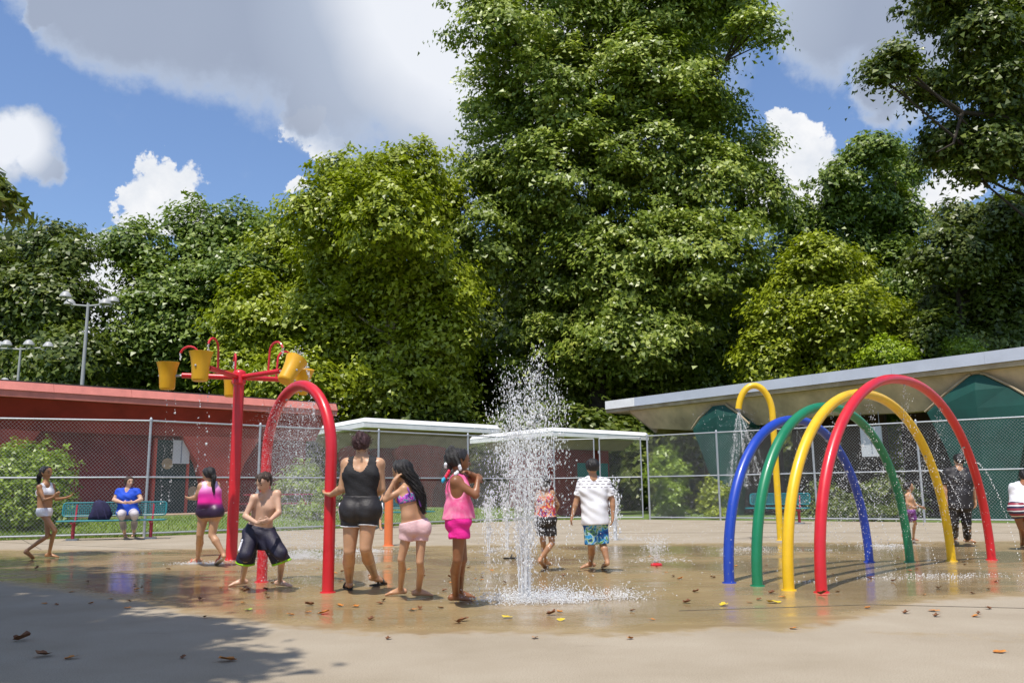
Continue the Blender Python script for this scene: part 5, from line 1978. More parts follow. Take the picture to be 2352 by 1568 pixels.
        wob = rough * (np.sin(88 * X + 31 * Z) * np.sin(83 * Y - 27 * Z) + 0.7 * np.sin(61 * Z + 120 * X - 97 * Y))
        R = None
        for q in pcs:
            F = g.eval(q[0], 0.02) + wob.astype(np.float32)
            for (p, nv) in q[1]:
                F = np.maximum(F, g.plane(p, nv))
            R = F if R is None else smin(R, F, 0.015)
        return surf('hair', R, g, mat, s.root, 1)

    def sandal(s, i, sole, strap, straps=1):
        a, t = s.P['an%d' % i], s.P['toe%d' % i]
        k = s.k
        d = nrm(t - a)
        dn = nrm(np.array([0, 0, -1.0]) - d * (-d[2]))
        sd = np.cross(d, dn)
        L = np.linalg.norm(t - a)
        heel = a - d * 0.055 * k + dn * 0.066 * k
        toe = a + d * (L + 0.025 * k) + dn * 0.016 * k
        fl = abs(t[2]) < 0.05 and a[2] < 0.11 * k
        if fl:
            heel[2] = toe[2] = 0.004
        n = -dn if not fl else np.array([0, 0, 1.0])
        md = nrm(toe - heel)
        ss = nrm(np.cross(md, n))
        ln = np.linalg.norm(toe - heel)
        poly = []
        for q in np.linspace(0, 2 * math.pi, 21)[:-1]:
            f = 0.5 - 0.5 * math.cos(q)
            wd = 0.040 * k * (1 + 0.25 * f) * math.sin(q)
            poly.append(heel + md * ln * f + ss * math.copysign(abs(wd) ** 0.8 * (0.05 ** 0.2), wd))
        o = MB().prism(poly, n * 0.016).build('sandal', sole, s.root)
        for j in range(straps):
            c = heel + md * ln * (0.66 - 0.36 * j)
            pts = [c + ss * 0.048 * k * math.cos(u) + n * (0.01 + (0.062 + 0.03 * j) * k * math.sin(u)) for u in np.linspace(0, math.pi, 9)]
            MB().tube(pts, 0.013 * k, 6).build('strap', strap, o, smooth=True)
        return o


def s_get(J, n, dflt):
    return J[n] if n in J else dflt


def strands(parent, path, rad, n, mat, r=0.005, curl=0.02, turns=5, seed=1):
    """loose locks of hair following a path, each its own wavy thread, joined as one part"""
    g = np.random.default_rng(seed)
    path = np.array(path)
    L = len(path)
    mb = MB()
    for i in range(n):
        o = g.normal(0, 0.55, 3)
        ph = g.random() * 6.283
        f0, f1 = g.random() * 0.3, 0.65 + 0.38 * g.random()
        pts, rs = [], []
        for t in np.linspace(f0, min(f1, 1.0), 12):
            x = t * (L - 1)
            k = int(min(L - 2, x))
            c = path[k] + (path[k + 1] - path[k]) * (x - k)
            rr_ = rad[k] + (rad[k + 1] - rad[k]) * (x - k)
            a = ph + turns * 6.283 * t
            pts.append(c + nrm(o) * rr_ * (0.75 + 0.35 * np.linalg.norm(o)) + curl * np.array([math.cos(a), math.sin(a), 0.3 * math.sin(a)]))
            rs.append(r * (1 - 0.5 * t))
        mb.tube(pts, rs, 4, caps=False)
    o_ = mb.build('hair_lock', mat, parent, smooth=True)
    o_['kind'] = 'stuff'
    return o_
def flat(u, v, deg, hgt, lift=0.0):
    """ankle and toe joints of a foot standing at the ground point seen at (u, v)"""
    k = hgt / 1.65
    g = G(u * K, v * K)
    a = math.radians(deg)
    return (g[0], g[1], 0.078 * k + lift, 1), (g[0] + 0.178 * k * math.cos(a), g[1] + 0.178 * k * math.sin(a), 0.016 * k, 1)


def put(J, i, pair):
    J['an%d' % i], J['toe%d' % i] = pair


def toe_at(u, v, z=0.014):
    g = G(u * K, v * K, z)
    return (g[0], g[1], g[2], 1)


# ---- woman in black, back to us
J = dict(head=(904, 1110), neck=(906, 1147), pelvis=(902, 1268), sh0=(868, 1160), sh1=(947, 1160), el0=(856, 1221, 0.02), wr0=(828, 1236, 0.20), ha0=(812, 1234, 0.26),
         el1=(953, 1221, 0.02), wr1=(936, 1240, 0.24), kn0=(874, 1376, 0.0), kn1=(914, 1370, -0.05), tface=(0.05, 1.0))
put(J, 0, flat(873, 1474, 108, 1.67))
an, to = flat(937, 1464, 55, 1.67, 0.03)
J['an1'], J['toe1'] = an, to
p = Person('woman in black tank top and shorts standing by the red arch', 9.25, J, 1.67, (0.05, 1.0, 0.05), 'skin_tan', girth=1.22, torso=dict(wp=0.09, rp=0.100, rw=0.078, ww=0.055, glute=0.086, rc=0.092), vox=0.0098)
p.top('tank_top', 'cloth_blackt', bottom=0.02, scoop=0.16, back_scoop=0.16, arm=0.082, neck=0.085, fold=0.0016, d=0.008)
sh_ = p.bottoms('shorts', 'cloth_black', 0.40, 0.014, 0.012, waist=0.24, fold=0.0014)
for i in (0, 1):
    a, c = p.leg_piece(i, 0.43, 0.017, 0.012)
    e = p.hip[i] + (p.P['kn%d' % i] - p.hip[i]) * 0.40
    p.wear('hem', 'cloth_white', [(a, c + [(e, -c[0][1])], [])], parent=sh_)
for q in (-1, 1):
    MB().tube([p.at(0.10, q * (p.T['wp'] * p.k + p.rp + 0.016)), p.at(-0.1, q * (p.T['wp'] * p.k + p.rp + 0.020)), p.at(-0.25, q * (p.T['wp'] * p.k + p.rp + 0.002))], 0.007, 6).build('side_stripe', 'cloth_white', sh_, smooth=True)
p.hair('hair_auburn', [cone(p.hp(-0.22, 0.32), p.hp(-0.25, 0.42), 0.20 * p.hh, 0.16 * p.hh)], low=-0.06, rough=0.006)
strands(p.root.children[-1], [p.hp(0.2, 0.2), p.hp(0.0, 0.2), p.hp(-0.2, 0.15), p.hp(-0.2, -0.1)], [0.36 * p.hh] * 4, 90, 'hair_auburn', 0.004, 0.012, 4, 6)
for i in (0, 1):
    p.sandal(i, 'rubber_black', 'rubber_black')

# ---- girl with long curly hair, pale shorts
J = dict(head=(1003, 1177), neck=(1018, 1212), pelvis=(1037, 1314), sh0=(1010, 1222, -0.06), sh1=(1036, 1213, 0.12), el0=(963, 1248, -0.10), wr0=(986, 1201, -0.10), ha0=(997, 1186, -0.07),
         el1=(995, 1250, 0.16), wr1=(989, 1224, 0.10), ha1=(992, 1210, 0.08), kn0=(1003, 1397, 0.0), kn1=(1050, 1404, 0.0), tface=(-0.72, 0.7))
put(J, 0, flat(1001, 1489, 170, 1.40))
put(J, 1, flat(1046, 1493, 20, 1.40))
J['hip0'] = (1021, 1318, -0.02)
J['hip1'] = (1054, 1318, 0.03)
p = Person('girl with long curly dark hair, bikini top and pale pink shorts', 8.67, J, 1.40, (-0.86, 0.5, -0.12), 'skin_tan', girth=0.86, torso=dict(wp=0.075, rw=0.082, rc=0.092, rp=0.104, glute=0.085), vox=0.0095)
bt = p.top('bikini_top', 'cloth_violet', bottom=0.58, upper=0.80, d=0.009, arm=0.05, neck=0.02, scoop=0.0)
for q in (-1, 1):
    w = 0.055
    MB().tube([p.at(0.78, q * w, -0.088), p.at(0.93, q * w, -0.066), p.at(1.0, q * w, -0.01), p.at(0.93, q * w, 0.06), p.at(0.78, q * w, 0.085)], 0.007, 6).build('strap', 'purple_strap', bt, smooth=True)
b0 = p.at(0.75, 0.02, -0.10)
MB().tube([b0, b0 + (0.03, -0.02, -0.06), b0 + (0.045, -0.02, -0.13)], [0.012, 0.016, 0.008], 6).build('bow_tail', 'purple_strap', bt, smooth=True)
p.bottoms('shorts', 'cloth_blush', 0.40, 0.013, 0.010, waist=0.13, fold=0.0014)
hp = p.hp
hs = [hp(-0.18, 0.05), hp(-0.34, -0.15), p.at(0.99, 0.03, -0.10), p.at(0.82, 0.03, -0.13), p.at(0.62, 0.04, -0.13), p.at(0.42, 0.05, -0.12), p.at(0.26, 0.06, -0.11)]
rs = [0.07, 0.058, 0.042, 0.038, 0.036, 0.03, 0.015]
hr_ = p.hair('hair_black', [cone(hs[i], hs[i + 1], rs[i] * 0.88, rs[i + 1] * 0.88) for i in range(6)], rough=0.008, low=-0.2)
strands(hr_, [hp(0.0, 0.38)] + hs, [0.02] + rs, 150, 'hair_black', 0.0045, 0.014, 5, 3)

# ---- girl in hot pink
J = dict(head=(1148, 1152), neck=(1143, 1189), pelvis=(1147, 1297), sh0=(1139, 1204, -0.13), sh1=(1160, 1198, 0.13), el0=(1189, 1237, -0.14), wr0=(1194, 1202, -0.08), ha0=(1200, 1190, -0.02),
         el1=(1196, 1197, 0.12), wr1=(1172, 1181, 0.05), ha1=(1164, 1177, 0.0), kn0=(1144, 1398, -0.06), kn1=(1156, 1398, 0.07), tface=(0.97, 0.25))
put(J, 0, flat(1139, 1506, 12, 1.47))
put(J, 1, flat(1150, 1499, 20, 1.47))
p = Person('girl in hot pink tank and shorts with beaded ponytails, facing the jet', 8.15, J, 1.47, (0.9, 0.42, 0.0), 'skin_brown', girth=1.0, torso=dict(belly=0.085, rw=0.098, rp=0.100, wp=0.078, glute=0.080, rc=0.096), vox=0.0095)
p.top('tank_top', 'cloth_tiedye', bottom=0.0, d=0.012, scoop=0.18, back_scoop=0.22, arm=0.088, neck=0.08, fold=0.0032, flare=0.030, seed=1.0)
p.bottoms('shorts', 'cloth_hotpink', 0.44, 0.012, 0.034, waist=0.06, fold=0.003)
hp = p.hp
p.hair('hair_black', [cone(hp(-0.30, 0.42), hp(-0.34, 0.46), 0.15 * p.hh, 0.17 * p.hh), cone(hp(-0.42, 0.34), hp(-0.56, -0.05), 0.13 * p.hh, 0.10 * p.hh), cone(hp(-0.5, 0.2), hp(-0.42, -0.3), 0.12 * p.hh, 0.08 * p.hh),
                      cone(hp(-0.1, 0.3, 0.3), hp(-0.15, -0.15, 0.40), 0.07 * p.hh, 0.05 * p.hh)], rough=0.008, low=-0.06)
beads = MB()
for j, (f, u, r, m) in enumerate([(-0.60, -0.14, 0.05, 'bead_white'), (-0.58, -0.20, 0.0, 'bead_white'), (-0.15, -0.22, 0.42, 'bead_white'), (-0.12, -0.30, 0.42, 'bead_white'), (-0.22, -0.46, 0.36, 'bead_white'), (-0.30, -0.52, 0.36, 'bead_white'),
                                  (-0.48, -0.42, 0.1, 'bead_red'), (-0.54, -0.52, 0.1, 'bead_red'), (-0.60, -0.62, 0.1, 'bead_red'), (-0.68, -0.72, 0.1, 'bead_cyan'), (-0.73, -0.78, 0.1, 'bead_cyan')]):
    MB().ball(hp(f, u, r), 0.017, 8, sq=(1, 1, 1.3)).build('hair_bead', m, p.root, smooth=True)

# ---- boy in long navy shorts
J = dict(head=(659, 1206), neck=(666, 1235, 0.06), pelvis=(648, 1329, 0.12), sh0=(635, 1245, 0.02), sh1=(693, 1234, 0.06), el0=(613, 1290, -0.04), wr0=(643, 1307, -0.16), ha0=(662, 1306, -0.2),
         el1=(697, 1280, 0.0), wr1=(676, 1299, -0.18), ha1=(660, 1305, -0.25), kn0=(614, 1387, -0.06), kn1=(702, 1384, -0.04), tface=(-0.25, -1.0))
put(J, 0, flat(605, 1464, 205, 1.36))
put(J, 1, flat(699, 1467, -18, 1.36))
J['hip0'] = (630, 1331, 0.10)
J['hip1'] = (667, 1332, 0.12)
p = Person('bare-chested boy in long navy shorts with lime hems, feet apart', 9.6, J, 1.36, (-0.42, -0.86, -0.42), 'skin_light', girth=0.95, torso=dict(rw=0.086, rc=0.095, wp=0.075), vox=0.0095)
hem0 = [p.P['kn%d' % i] + (p.P['an%d' % i] - p.P['kn%d' % i]) * 0.26 + np.array([0, 0.02, 0]) for i in (0, 1)]
hipm = (p.hip[0] + p.hip[1]) / 2
wst = (p.at(0.18), p.up)
dz_ = np.array([0, 0, -1.0])
pcs = [(p.infl(p.hipp + p.tor, 0.016), [wst, (hipm - p.up * 0.10, -p.up)], []),
       ([cone(hipm + p.rt * q * 0.05, hipm + dz_ * 0.17 + p.rt * q * 0.10, p.rp + 0.02, 0.085) for q in (-1, 1)], [wst, (hipm + dz_ * 0.185, dz_)], [], 0.06)]
for i in (0, 1):
    d_ = nrm(hem0[i] - p.hip[i])
    pcs.append(([cone(p.hip[i], hem0[i] + d_ * 0.05, 0.092, 0.108), cone(p.hip[i], p.P['kn%d' % i], p.th[0] + 0.024, p.th[1] + 0.036)], [wst, (hem0[i], nrm(d_ + dz_ * 0.6))], [], 0.05))
so = p.wear('shorts', 'cloth_navy', pcs, fold=0.0045)
for i in (0, 1):
    d_ = nrm(hem0[i] - p.hip[i])
    n_ = nrm(d_ + dz_ * 0.6)
    p.wear('hem', 'cloth_lime', [([cone(p.hip[i], hem0[i] + d_ * 0.07, 0.093, 0.110)], [(hem0[i] + n_ * 0.024, n_), (hem0[i], -n_)], [])], parent=so, fold=0.0045)
m0 = p.hip[0] + (p.P['kn0'] - p.hip[0]) * 0.38
for j in range(6):                                # white lettering strip down the thigh
    f = 0.34 + j * 0.085
    c0 = p.hip[0] + (p.P['kn0'] - p.hip[0]) * f
    r0 = 0.094 + 0.010 * f
    d0 = nrm(np.array([-0.62, -0.78, 0.0]))
    MB().ball(c0 + d0 * r0, 0.016, 8, sq=(0.8, 0.8, (1.2, 0.7, 1.3, 1.0, 1.2, 1.5)[j])).build('printed_mark', 'cloth_white', so, smooth=True)
p.hair('hair_brown', [cone(p.hp(0.18, 0.42, -0.1), p.hp(0.36, 0.30, -0.12), 0.12 * p.hh, 0.08 * p.hh), cone(p.hp(0.14, 0.43, 0.12), p.hp(0.34, 0.30, 0.14), 0.12 * p.hh, 0.08 * p.hh)], line=0.30, rough=0.008)

# ---- girl in ombre swimsuit walking left
J = dict(head=(521, 1186), neck=(524, 1207), pelvis=(525, 1277), sh0=(504, 1215, -0.05), sh1=(540, 1213, 0.05), el0=(491, 1243, 0.0), wr0=(475, 1245, 0.12), ha0=(467, 1244, 0.15),
         el1=(540, 1240, 0.14), wr1=(520, 1246, 0.26), kn0=(500, 1335, 0.02), kn1=(530, 1337, -0.02), tface=(-0.55, 0.85))
put(J, 0, flat(494, 1408, 188, 1.42))
J['an1'] = (559, 1386, -0.05)
J['toe1'] = toe_at(541, 1409)
J['hip0'] = (511, 1279, 0.0)
J['hip1'] = (539, 1279, 0.0)
p = Person('girl in pink and plum ombre swimsuit walking beside the bucket tree', 13.07, J, 1.42, (-0.92, 0.4, -0.1), 'skin_tan', girth=1.22, torso=dict(belly=0.095, rw=0.100, rp=0.108, glute=0.095, wp=0.088), vox=0.0125)
p.top('swimsuit', 'cloth_ombre', bottom=-0.04, d=0.008, scoop=0.05, arm=0.075, neck=0.07)
p.briefs('swimsuit_seat', 'cloth_ombre', 0.009, waist=0.1, cut=0.115)
hp = p.hp
p.hair('hair_black', [cone(hp(-0.36, 0.1), hp(-0.5, -0.2), 0.12 * p.hh, 0.13 * p.hh), cone(hp(-0.5, -0.2), p.at(0.92, 0.02, -0.11), 0.12 * p.hh, 0.09 * p.hh), cone(p.at(0.92, 0.02, -0.11), p.at(0.62, 0.03, -0.13), 0.09 * p.hh, 0.035 * p.hh)], rough=0.004, low=-0.1)
strands(p.root.children[-1], [hp(-0.3, 0.15), hp(-0.5, -0.2), p.at(0.92, 0.02, -0.11), p.at(0.58, 0.03, -0.13)], [0.03, 0.03, 0.022, 0.012], 50, 'hair_black', 0.004, 0.006, 2, 4)
for i in (0, 1):
    p.sandal(i, 'shoe_white', 'shoe_coral', 2)

# ---- girl in white running in from the left
J = dict(head=(116, 1182), neck=(114, 1209), pelvis=(111, 1277), sh0=(98, 1217, -0.12), sh1=(131, 1213, 0.10), el0=(110, 1250, -0.16), wr0=(133, 1242, -0.20), ha0=(144, 1234, -0.2),
         el1=(140, 1248, 0.10), wr1=(168, 1243, 0.05), ha1=(187, 1234, 0.05), kn0=(138, 1326, -0.06), kn1=(119, 1340, 0.06), tface=(0.85, -0.5))
J['an0'], J['toe0'] = flat(122, 1394, 2, 1.46)
J['an1'] = (66, 1376, 0.08)
J['toe1'] = toe_at(84, 1396)
J['hip0'] = (104, 1279, -0.07)
J['hip1'] = (118, 1279, 0.06)
p = Person('girl in white crop top and briefs running in from the left', 14.6, J, 1.46, (0.95, -0.3, 0.02), 'skin_bronze', girth=0.80, torso=dict(rw=0.078, wp=0.07), vox=0.0125)
p.top('crop_top', 'cloth_white', bottom=0.58, d=0.010, scoop=0.05, arm=0.07, neck=0.065, fold=0.001)
p.briefs('briefs', 'cloth_white', 0.010, waist=0.12, cut=0.10)
hp = p.hp
p.hair('hair_black', [cone(hp(-0.40, 0.1), hp(-0.62, -0.2), 0.12 * p.hh, 0.15 * p.hh), cone(hp(-0.62, -0.2), hp(-0.66, -0.75), 0.15 * p.hh, 0.06 * p.hh)], rough=0.006, line=0.22)
strands(p.root.children[-1], [hp(-0.35, 0.15), hp(-0.62, -0.2), hp(-0.66, -0.85)], [0.03, 0.035, 0.02], 60, 'hair_black', 0.0045, 0.012, 3, 5)

# ---- boy in white printed shirt, back to us
J = dict(head=(1480, 1168), neck=(1482, 1193), pelvis=(1488, 1298), sh0=(1454, 1208), sh1=(1517, 1208), el0=(1441, 1251, 0.0), wr0=(1431, 1288, -0.02), ha0=(1427, 1304, -0.02),
         el1=(1531, 1251, 0.0), wr1=(1532, 1290, -0.02), ha1=(1531, 1306, -0.02), kn0=(1478, 1362, 0.0), kn1=(1507, 1360, 0.02), tface=(-0.12, 1.0))
put(J, 0, flat(1477, 1420, 195, 1.40))
J['an1'] = (1518, 1402, -0.06)
J['toe1'] = toe_at(1509, 1417)
p = Person('boy in white printed shirt and blue board shorts walking away', 11.5, J, 1.44, (-0.3, 0.95, -0.1), 'skin_olive', girth=1.06, torso=dict(rc=0.10, rw=0.105, rp=0.102, belly=0.08), vox=0.0115)
p.top('shirt', 'cloth_tee', bottom=-0.12, d=0.013, scoop=0.0, neck=0.062, sleeve=0.74, sd=0.022, fold=0.0042, flare=0.012)
p.bottoms('board_shorts', 'cloth_board', 0.97, 0.010, 0.030, waist=0.04, fold=0.002)
p.hair('hair_black', (), d=0.035, rough=0.004, low=-0.05)

# ---- girl in sunset-print top behind the jet
J = dict(head=(1363, 1208), neck=(1363, 1226), pelvis=(1363, 1294), sh0=(1347, 1234), sh1=(1379, 1232), el0=(1340, 1262, 0.05), wr0=(1346, 1282, 0.18), el1=(1394, 1262, 0.05), wr1=(1388, 1280, 0.20),
         kn0=(1358, 1355, 0.05), kn1=(1380, 1357, 0.0), tface=(0.15, 1.0))
put(J, 0, flat(1365, 1414, 60, 1.30))
J['an1'] = (1350, 1398, -0.05)
J['toe1'] = toe_at(1364, 1419)
p = Person('girl in sunset-print top and black shorts behind the tall water jet', 11.75, J, 1.30, (0.2, 0.95, -0.1), 'skin_olive', girth=0.98, vox=0.0125)
p.top('swim_top', 'cloth_sunset', bottom=0.0, d=0.010, scoop=0.08, back_scoop=0.14, arm=0.085, neck=0.07, fold=0.001)
p.bottoms('shorts', 'cloth_black', 0.70, 0.014, 0.015, waist=0.06, fold=0.0015)
p.hair('hair_black', [cone(p.hp(-0.3, 0.2), p.hp(-0.35, -0.1), 0.22 * p.hh, 0.16 * p.hh)], rough=0.008, low=-0.1)

# ---- small boy in purple trunks
J = dict(head=(2272, 1217), neck=(2272, 1233), pelvis=(2277, 1277), sh0=(2267, 1238, -0.07), sh1=(2279, 1237, 0.07), el0=(2268, 1259, -0.09), wr0=(2284, 1268, -0.10), ha0=(2291, 1270, -0.1),
         el1=(2288, 1261, 0.06), wr1=(2303, 1266, 0.05), ha1=(2309, 1269, 0.05), kn0=(2288, 1308, -0.04), kn1=(2268, 1312, 0.05), tface=(0.95, -0.3))
put(J, 0, flat(2284, 1352, 5, 1.05))
J['an1'] = (2257, 1336, 0.06)
J['toe1'] = toe_at(2268, 1349)
p = Person('small bare-chested boy in purple trunks behind the green arch', 16.4, J, 1.06, (0.95, -0.3, 0.05), 'skin_tan', girth=0.95, torso=dict(belly=0.085), vox=0.0125)
p.bottoms('swim_trunks', 'cloth_purple', 0.72, 0.012, 0.016, waist=0.1, fold=0.0012)
p.hair('hair_black', (), line=0.24, rough=0.006)

# ---- man in black, wet, back to us
J = dict(head=(2397, 1150), neck=(2396, 1169), pelvis=(2399, 1258), sh0=(2369, 1181), sh1=(2423, 1182), el0=(2361, 1217, 0.02), wr0=(2366, 1247, 0.02), ha0=(2367, 1261, 0.0),
         el1=(2430, 1219, 0.0), wr1=(2438, 1250, 0.02), ha1=(2439, 1264, 0.02), kn0=(2385, 1303, 0.02), kn1=(2416, 1305, 0.0), tface=(0.1, 1.0))
put(J, 0, flat(2388, 1352, 60, 1.70))
put(J, 1, flat(2420, 1358, 15, 1.70))
p = Person('man in wet black shirt and long black trousers behind the red arch', 15.5, J, 1.68, (-0.1, 1.0, 0.0), 'skin_tan', girth=1.12, torso=dict(rc=0.11, rw=0.11, belly=0.08, wp=0.09), vox=0.0135)
p.top('shirt', 'cloth_black', bottom=-0.16, d=0.020, scoop=0.0, neck=0.062, sleeve=0.85, sd=0.026, fold=0.003, flare=0.015)
tr_ = p.bottoms('trousers', 'cloth_black', 1.86, 0.016, 0.008, waist=0.15, fold=0.0015)
e1 = p.P['kn1'] - p.P['an1']
MB().tube([p.hip[1] + p.rt * (p.th[0] + 0.016), p.P['kn1'] + p.rt * (p.th[1] + 0.018), p.P['an1'] + e1 * 0.18 + p.rt * (p.cf[2] + 0.03)], 0.008, 6).build('side_stripe', 'cloth_white', tr_, smooth=True)
p.hair('hair_black', (), d=0.03, rough=0.004, low=-0.05)

# ---- woman at the right edge
J = dict(head=(2563, 1190, 0.10), neck=(2556, 1210, 0.02), pelvis=(2553, 1272, -0.05), sh0=(2533, 1217), sh1=(2580, 1218), el0=(2528, 1247, 0.06), wr0=(2540, 1262, 0.20), el1=(2588, 1250, 0.06), wr1=(2580, 1270, 0.2),
         kn0=(2553, 1318, 0.0), kn1=(2575, 1318, 0.0), tface=(0.25, 0.95))
put(J, 0, flat(2557, 1366, 60, 1.5))
put(J, 1, flat(2580, 1366, 60, 1.5))
p = Person('woman in white shirt and striped shorts cut by the right edge', 14.7, J, 1.5, (0.5, 0.85, -0.2), 'skin_brown', girth=1.12, torso=dict(rp=0.108, glute=0.095, rw=0.10), vox=0.0135)
p.top('shirt', 'cloth_white', bottom=0.10, d=0.014, scoop=0.0, neck=0.06, sleeve=0.35, sd=0.02, fold=0.002)
p.bottoms('shorts', 'cloth_stripe', 0.45, 0.018, 0.01, waist=0.2, fold=0.001)
p.hair('hair_black', [cone(p.hp(-0.3, 0.1), p.hp(-0.35, -0.2), 0.2 * p.hh, 0.14 * p.hh)], rough=0.006)

# ---- woman in blue sitting on the bench
J = dict(head=(323, 1204, -0.02), neck=(320, 1222, 0.0), pelvis=(319, 1278, 0.06), sh0=(297, 1228), sh1=(343, 1228), el0=(285, 1249, -0.06), wr0=(308, 1256, -0.30), ha0=(320, 1256, -0.34),
         el1=(353, 1248, -0.06), wr1=(334, 1255, -0.30), ha1=(322, 1256, -0.36), kn0=(304, 1285, -0.42), kn1=(337, 1284, -0.42), tface=(0.05, -1.0))
put(J, 0, flat(311, 1342, -55, 1.6))
put(J, 1, flat(334, 1341, -75, 1.6))
J['hip0'] = (307, 1281, 0.04)
J['hip1'] = (332, 1281, 0.04)
p = Person('seated woman in bright blue shirt and pale cropped trousers', 21.65, J, 1.6, (0.75, -0.66, 0.0), 'skin_light', girth=1.3, torso=dict(rc=0.105, rw=0.115, rp=0.11, bust=0.085, belly=0.12, wc=0.30), vox=0.012, headscale=1.2)
p.top('shirt', 'cloth_blue', bottom=-0.12, d=0.016, scoop=0.10, neck=0.07, sleeve=0.45, sd=0.024, fold=0.003, flare=0.03)
p.bottoms('trousers', 'cloth_pale', 1.66, 0.016, 0.004, waist=0.05, fold=0.002, seated=True)
p.hair('hair_brown', [cone(p.hp(-0.42, 0.1), p.hp(-0.48, 0.08), 0.15 * p.hh, 0.13 * p.hh)], line=0.08, d=0.05, rough=0.003, low=-0.15)

# ---- someone in white sitting on the far bench, mostly hidden
J = dict(head=(934, 1196, -0.02), neck=(934, 1210, 0.0), pelvis=(938, 1259, 0.05), sh0=(919, 1217), sh1=(949, 1217), el0=(914, 1240, -0.06), wr0=(926, 1254, -0.28), el1=(957, 1240, -0.06), wr1=(948, 1256, -0.30),
         kn0=(934, 1268, -0.42), kn1=(950, 1268, -0.42), tface=(0.2, -1.0))
put(J, 0, flat(934, 1324, -80, 1.6))
put(J, 1, flat(951, 1324, -70, 1.6))
p = Person('person in white shirt sitting behind the woman in black, mostly hidden', 27.4, J, 1.6, (0.2, -1.0, 0.0), 'skin_olive', girth=1.0, vox=0.016)
p.top('shirt', 'cloth_white', bottom=-0.10, d=0.016, scoop=0.0, neck=0.07, sleeve=0.6, sd=0.024, fold=0.003)
p.bottoms('shorts', 'cloth_pale', 0.9, 0.014, 0.01, waist=0.05, seated=True)
p.hair('hair_black', (), rough=0.003)


# ------------------------------------------------------------------ water in the air
OCT_V = np.array([(1, 0, 0), (-1, 0, 0), (0, 1, 0), (0, -1, 0), (0, 0, 1), (0, 0, -1)], float)
OCT_F = np.array([(0, 2, 4), (2, 1, 4), (1, 3, 4), (3, 0, 4), (2, 0, 5), (1, 2, 5), (3, 1, 5), (0, 3, 5)])


TET_V = np.array([(1, 1, 1), (-1, -1, 1), (-1, 1, -1), (1, -1, -1)], float) * 0.8
TET_F = np.array([(0, 1, 3), (0, 2, 1), (0, 3, 2), (1, 2, 3)])


def drops(name, P, r, parent, mat='water_drops', stretch=1.0):
    P = np.asarray(P, float)
    ok = P[:, 2] > 0.004
    P = P[ok]
    r = np.broadcast_to(r, ok.shape)[ok]
    n = len(P)
    st = 1 + (np.asarray(stretch) - 1) * RNG.random(n)
    sc = np.stack([r * (0.8 + 0.4 * RNG.random(n)), r * (0.8 + 0.4 * RNG.random(n)), r * st], 1)
    ov, of = (TET_V, TET_F) if mat == 'water_mist' else (OCT_V, OCT_F)
    V = (P[:, None, :] + ov[None] * sc[:, None, :]).reshape(-1, 3)
    F = (np.arange(n)[:, None, None] * len(ov) + of[None]).reshape(-1, 3)
    o = link_mesh(name, V, F, mat, parent, smooth=True)
    o['kind'] = 'stuff'
    return o


def jet(label, base, H, spread, nplume, ndrop, rmax, streams=14, splash=0, sr=0.5, narrow=0.06, name='water_jet', skew=(0, 0)):
    root = thing(name, label, 'water jet', base, 'ground jets on the pad')
    mb = MB()
    for i in range(streams):
        a = RNG.random() * 6.283
        q = narrow * math.sqrt(RNG.random())
        b = base + np.array([math.cos(a) * q, math.sin(a) * q, 0.0])
        top = H * (0.22 + 0.25 * RNG.random())
        pts, rs = [], []
        for k in range(9):
            f = k / 8
            pts.append(b + np.array([math.cos(a) * spread * 0.10 * f ** 2, math.sin(a) * spread * 0.10 * f ** 2, top * f]) + RNG.normal(0, 0.004, 3) * f)
            rs.append((0.009 - 0.005 * f) * (0.7 + 0.6 * RNG.random()) * rmax / 0.012)
        mb.tube(pts, rs, 5)
    if streams:
        autosmooth(mb.build('stream', 'water_mist', root))
    P, R = [], []
    for i in range(nplume):
        a = RNG.random() * 6.283
        q = spread * math.sqrt(RNG.random())
        apex = H * (1.0 - 0.22 * (q / spread) ** 1.5) * (0.62 + 0.38 * RNG.random())
        m = ndrop // nplume
        t = RNG.random(m)
        f = t ** 0.5
        out = q * (0.15 + 0.85 * f ** 1.6) * (0.9 + 0.2 * RNG.random(m))
        z = apex * f
        jit = RNG.normal(0, 0.012 + 0.035 * f[:, None], (m, 3))
        P.append(base + np.stack([np.cos(a) * out + skew[0] * z, np.sin(a) * out + skew[1] * z, z], 1) + jit)
        R.append(rmax * (0.25 + 0.75 * RNG.random(m) ** 2.6) * np.where(RNG.random(m) > 0.97, 1.7, 1.0))
        # drops falling back
        m2 = m // 4
        z = apex * RNG.random(m2)
        o2 = q * (1.0 + 0.35 * (1 - z / apex)) + 0.04
        P.append(base + np.stack([np.cos(a) * o2, np.sin(a) * o2, z], 1) + RNG.normal(0, 0.035, (m2, 3)))
        R.append(rmax * (0.25 + 0.6 * RNG.random(m2) ** 2))
    drops('spray', np.concatenate(P), np.concatenate(R), root, stretch=3.4)
    if splash:
        a = RNG.random(splash) * 6.283
        q = sr * RNG.random(splash) ** 0.7
        z = np.abs(RNG.normal(0, 0.035, splash)) * (1.4 - 0.8 * q / sr) + 0.006
        P = base + np.stack([np.cos(a) * q * 1.3 + 0.15 * sr, np.sin(a) * q * 0.75, z], 1)
        drops('splash', P, 0.003 + 0.006 * RNG.random(splash) ** 2, root)
    return root


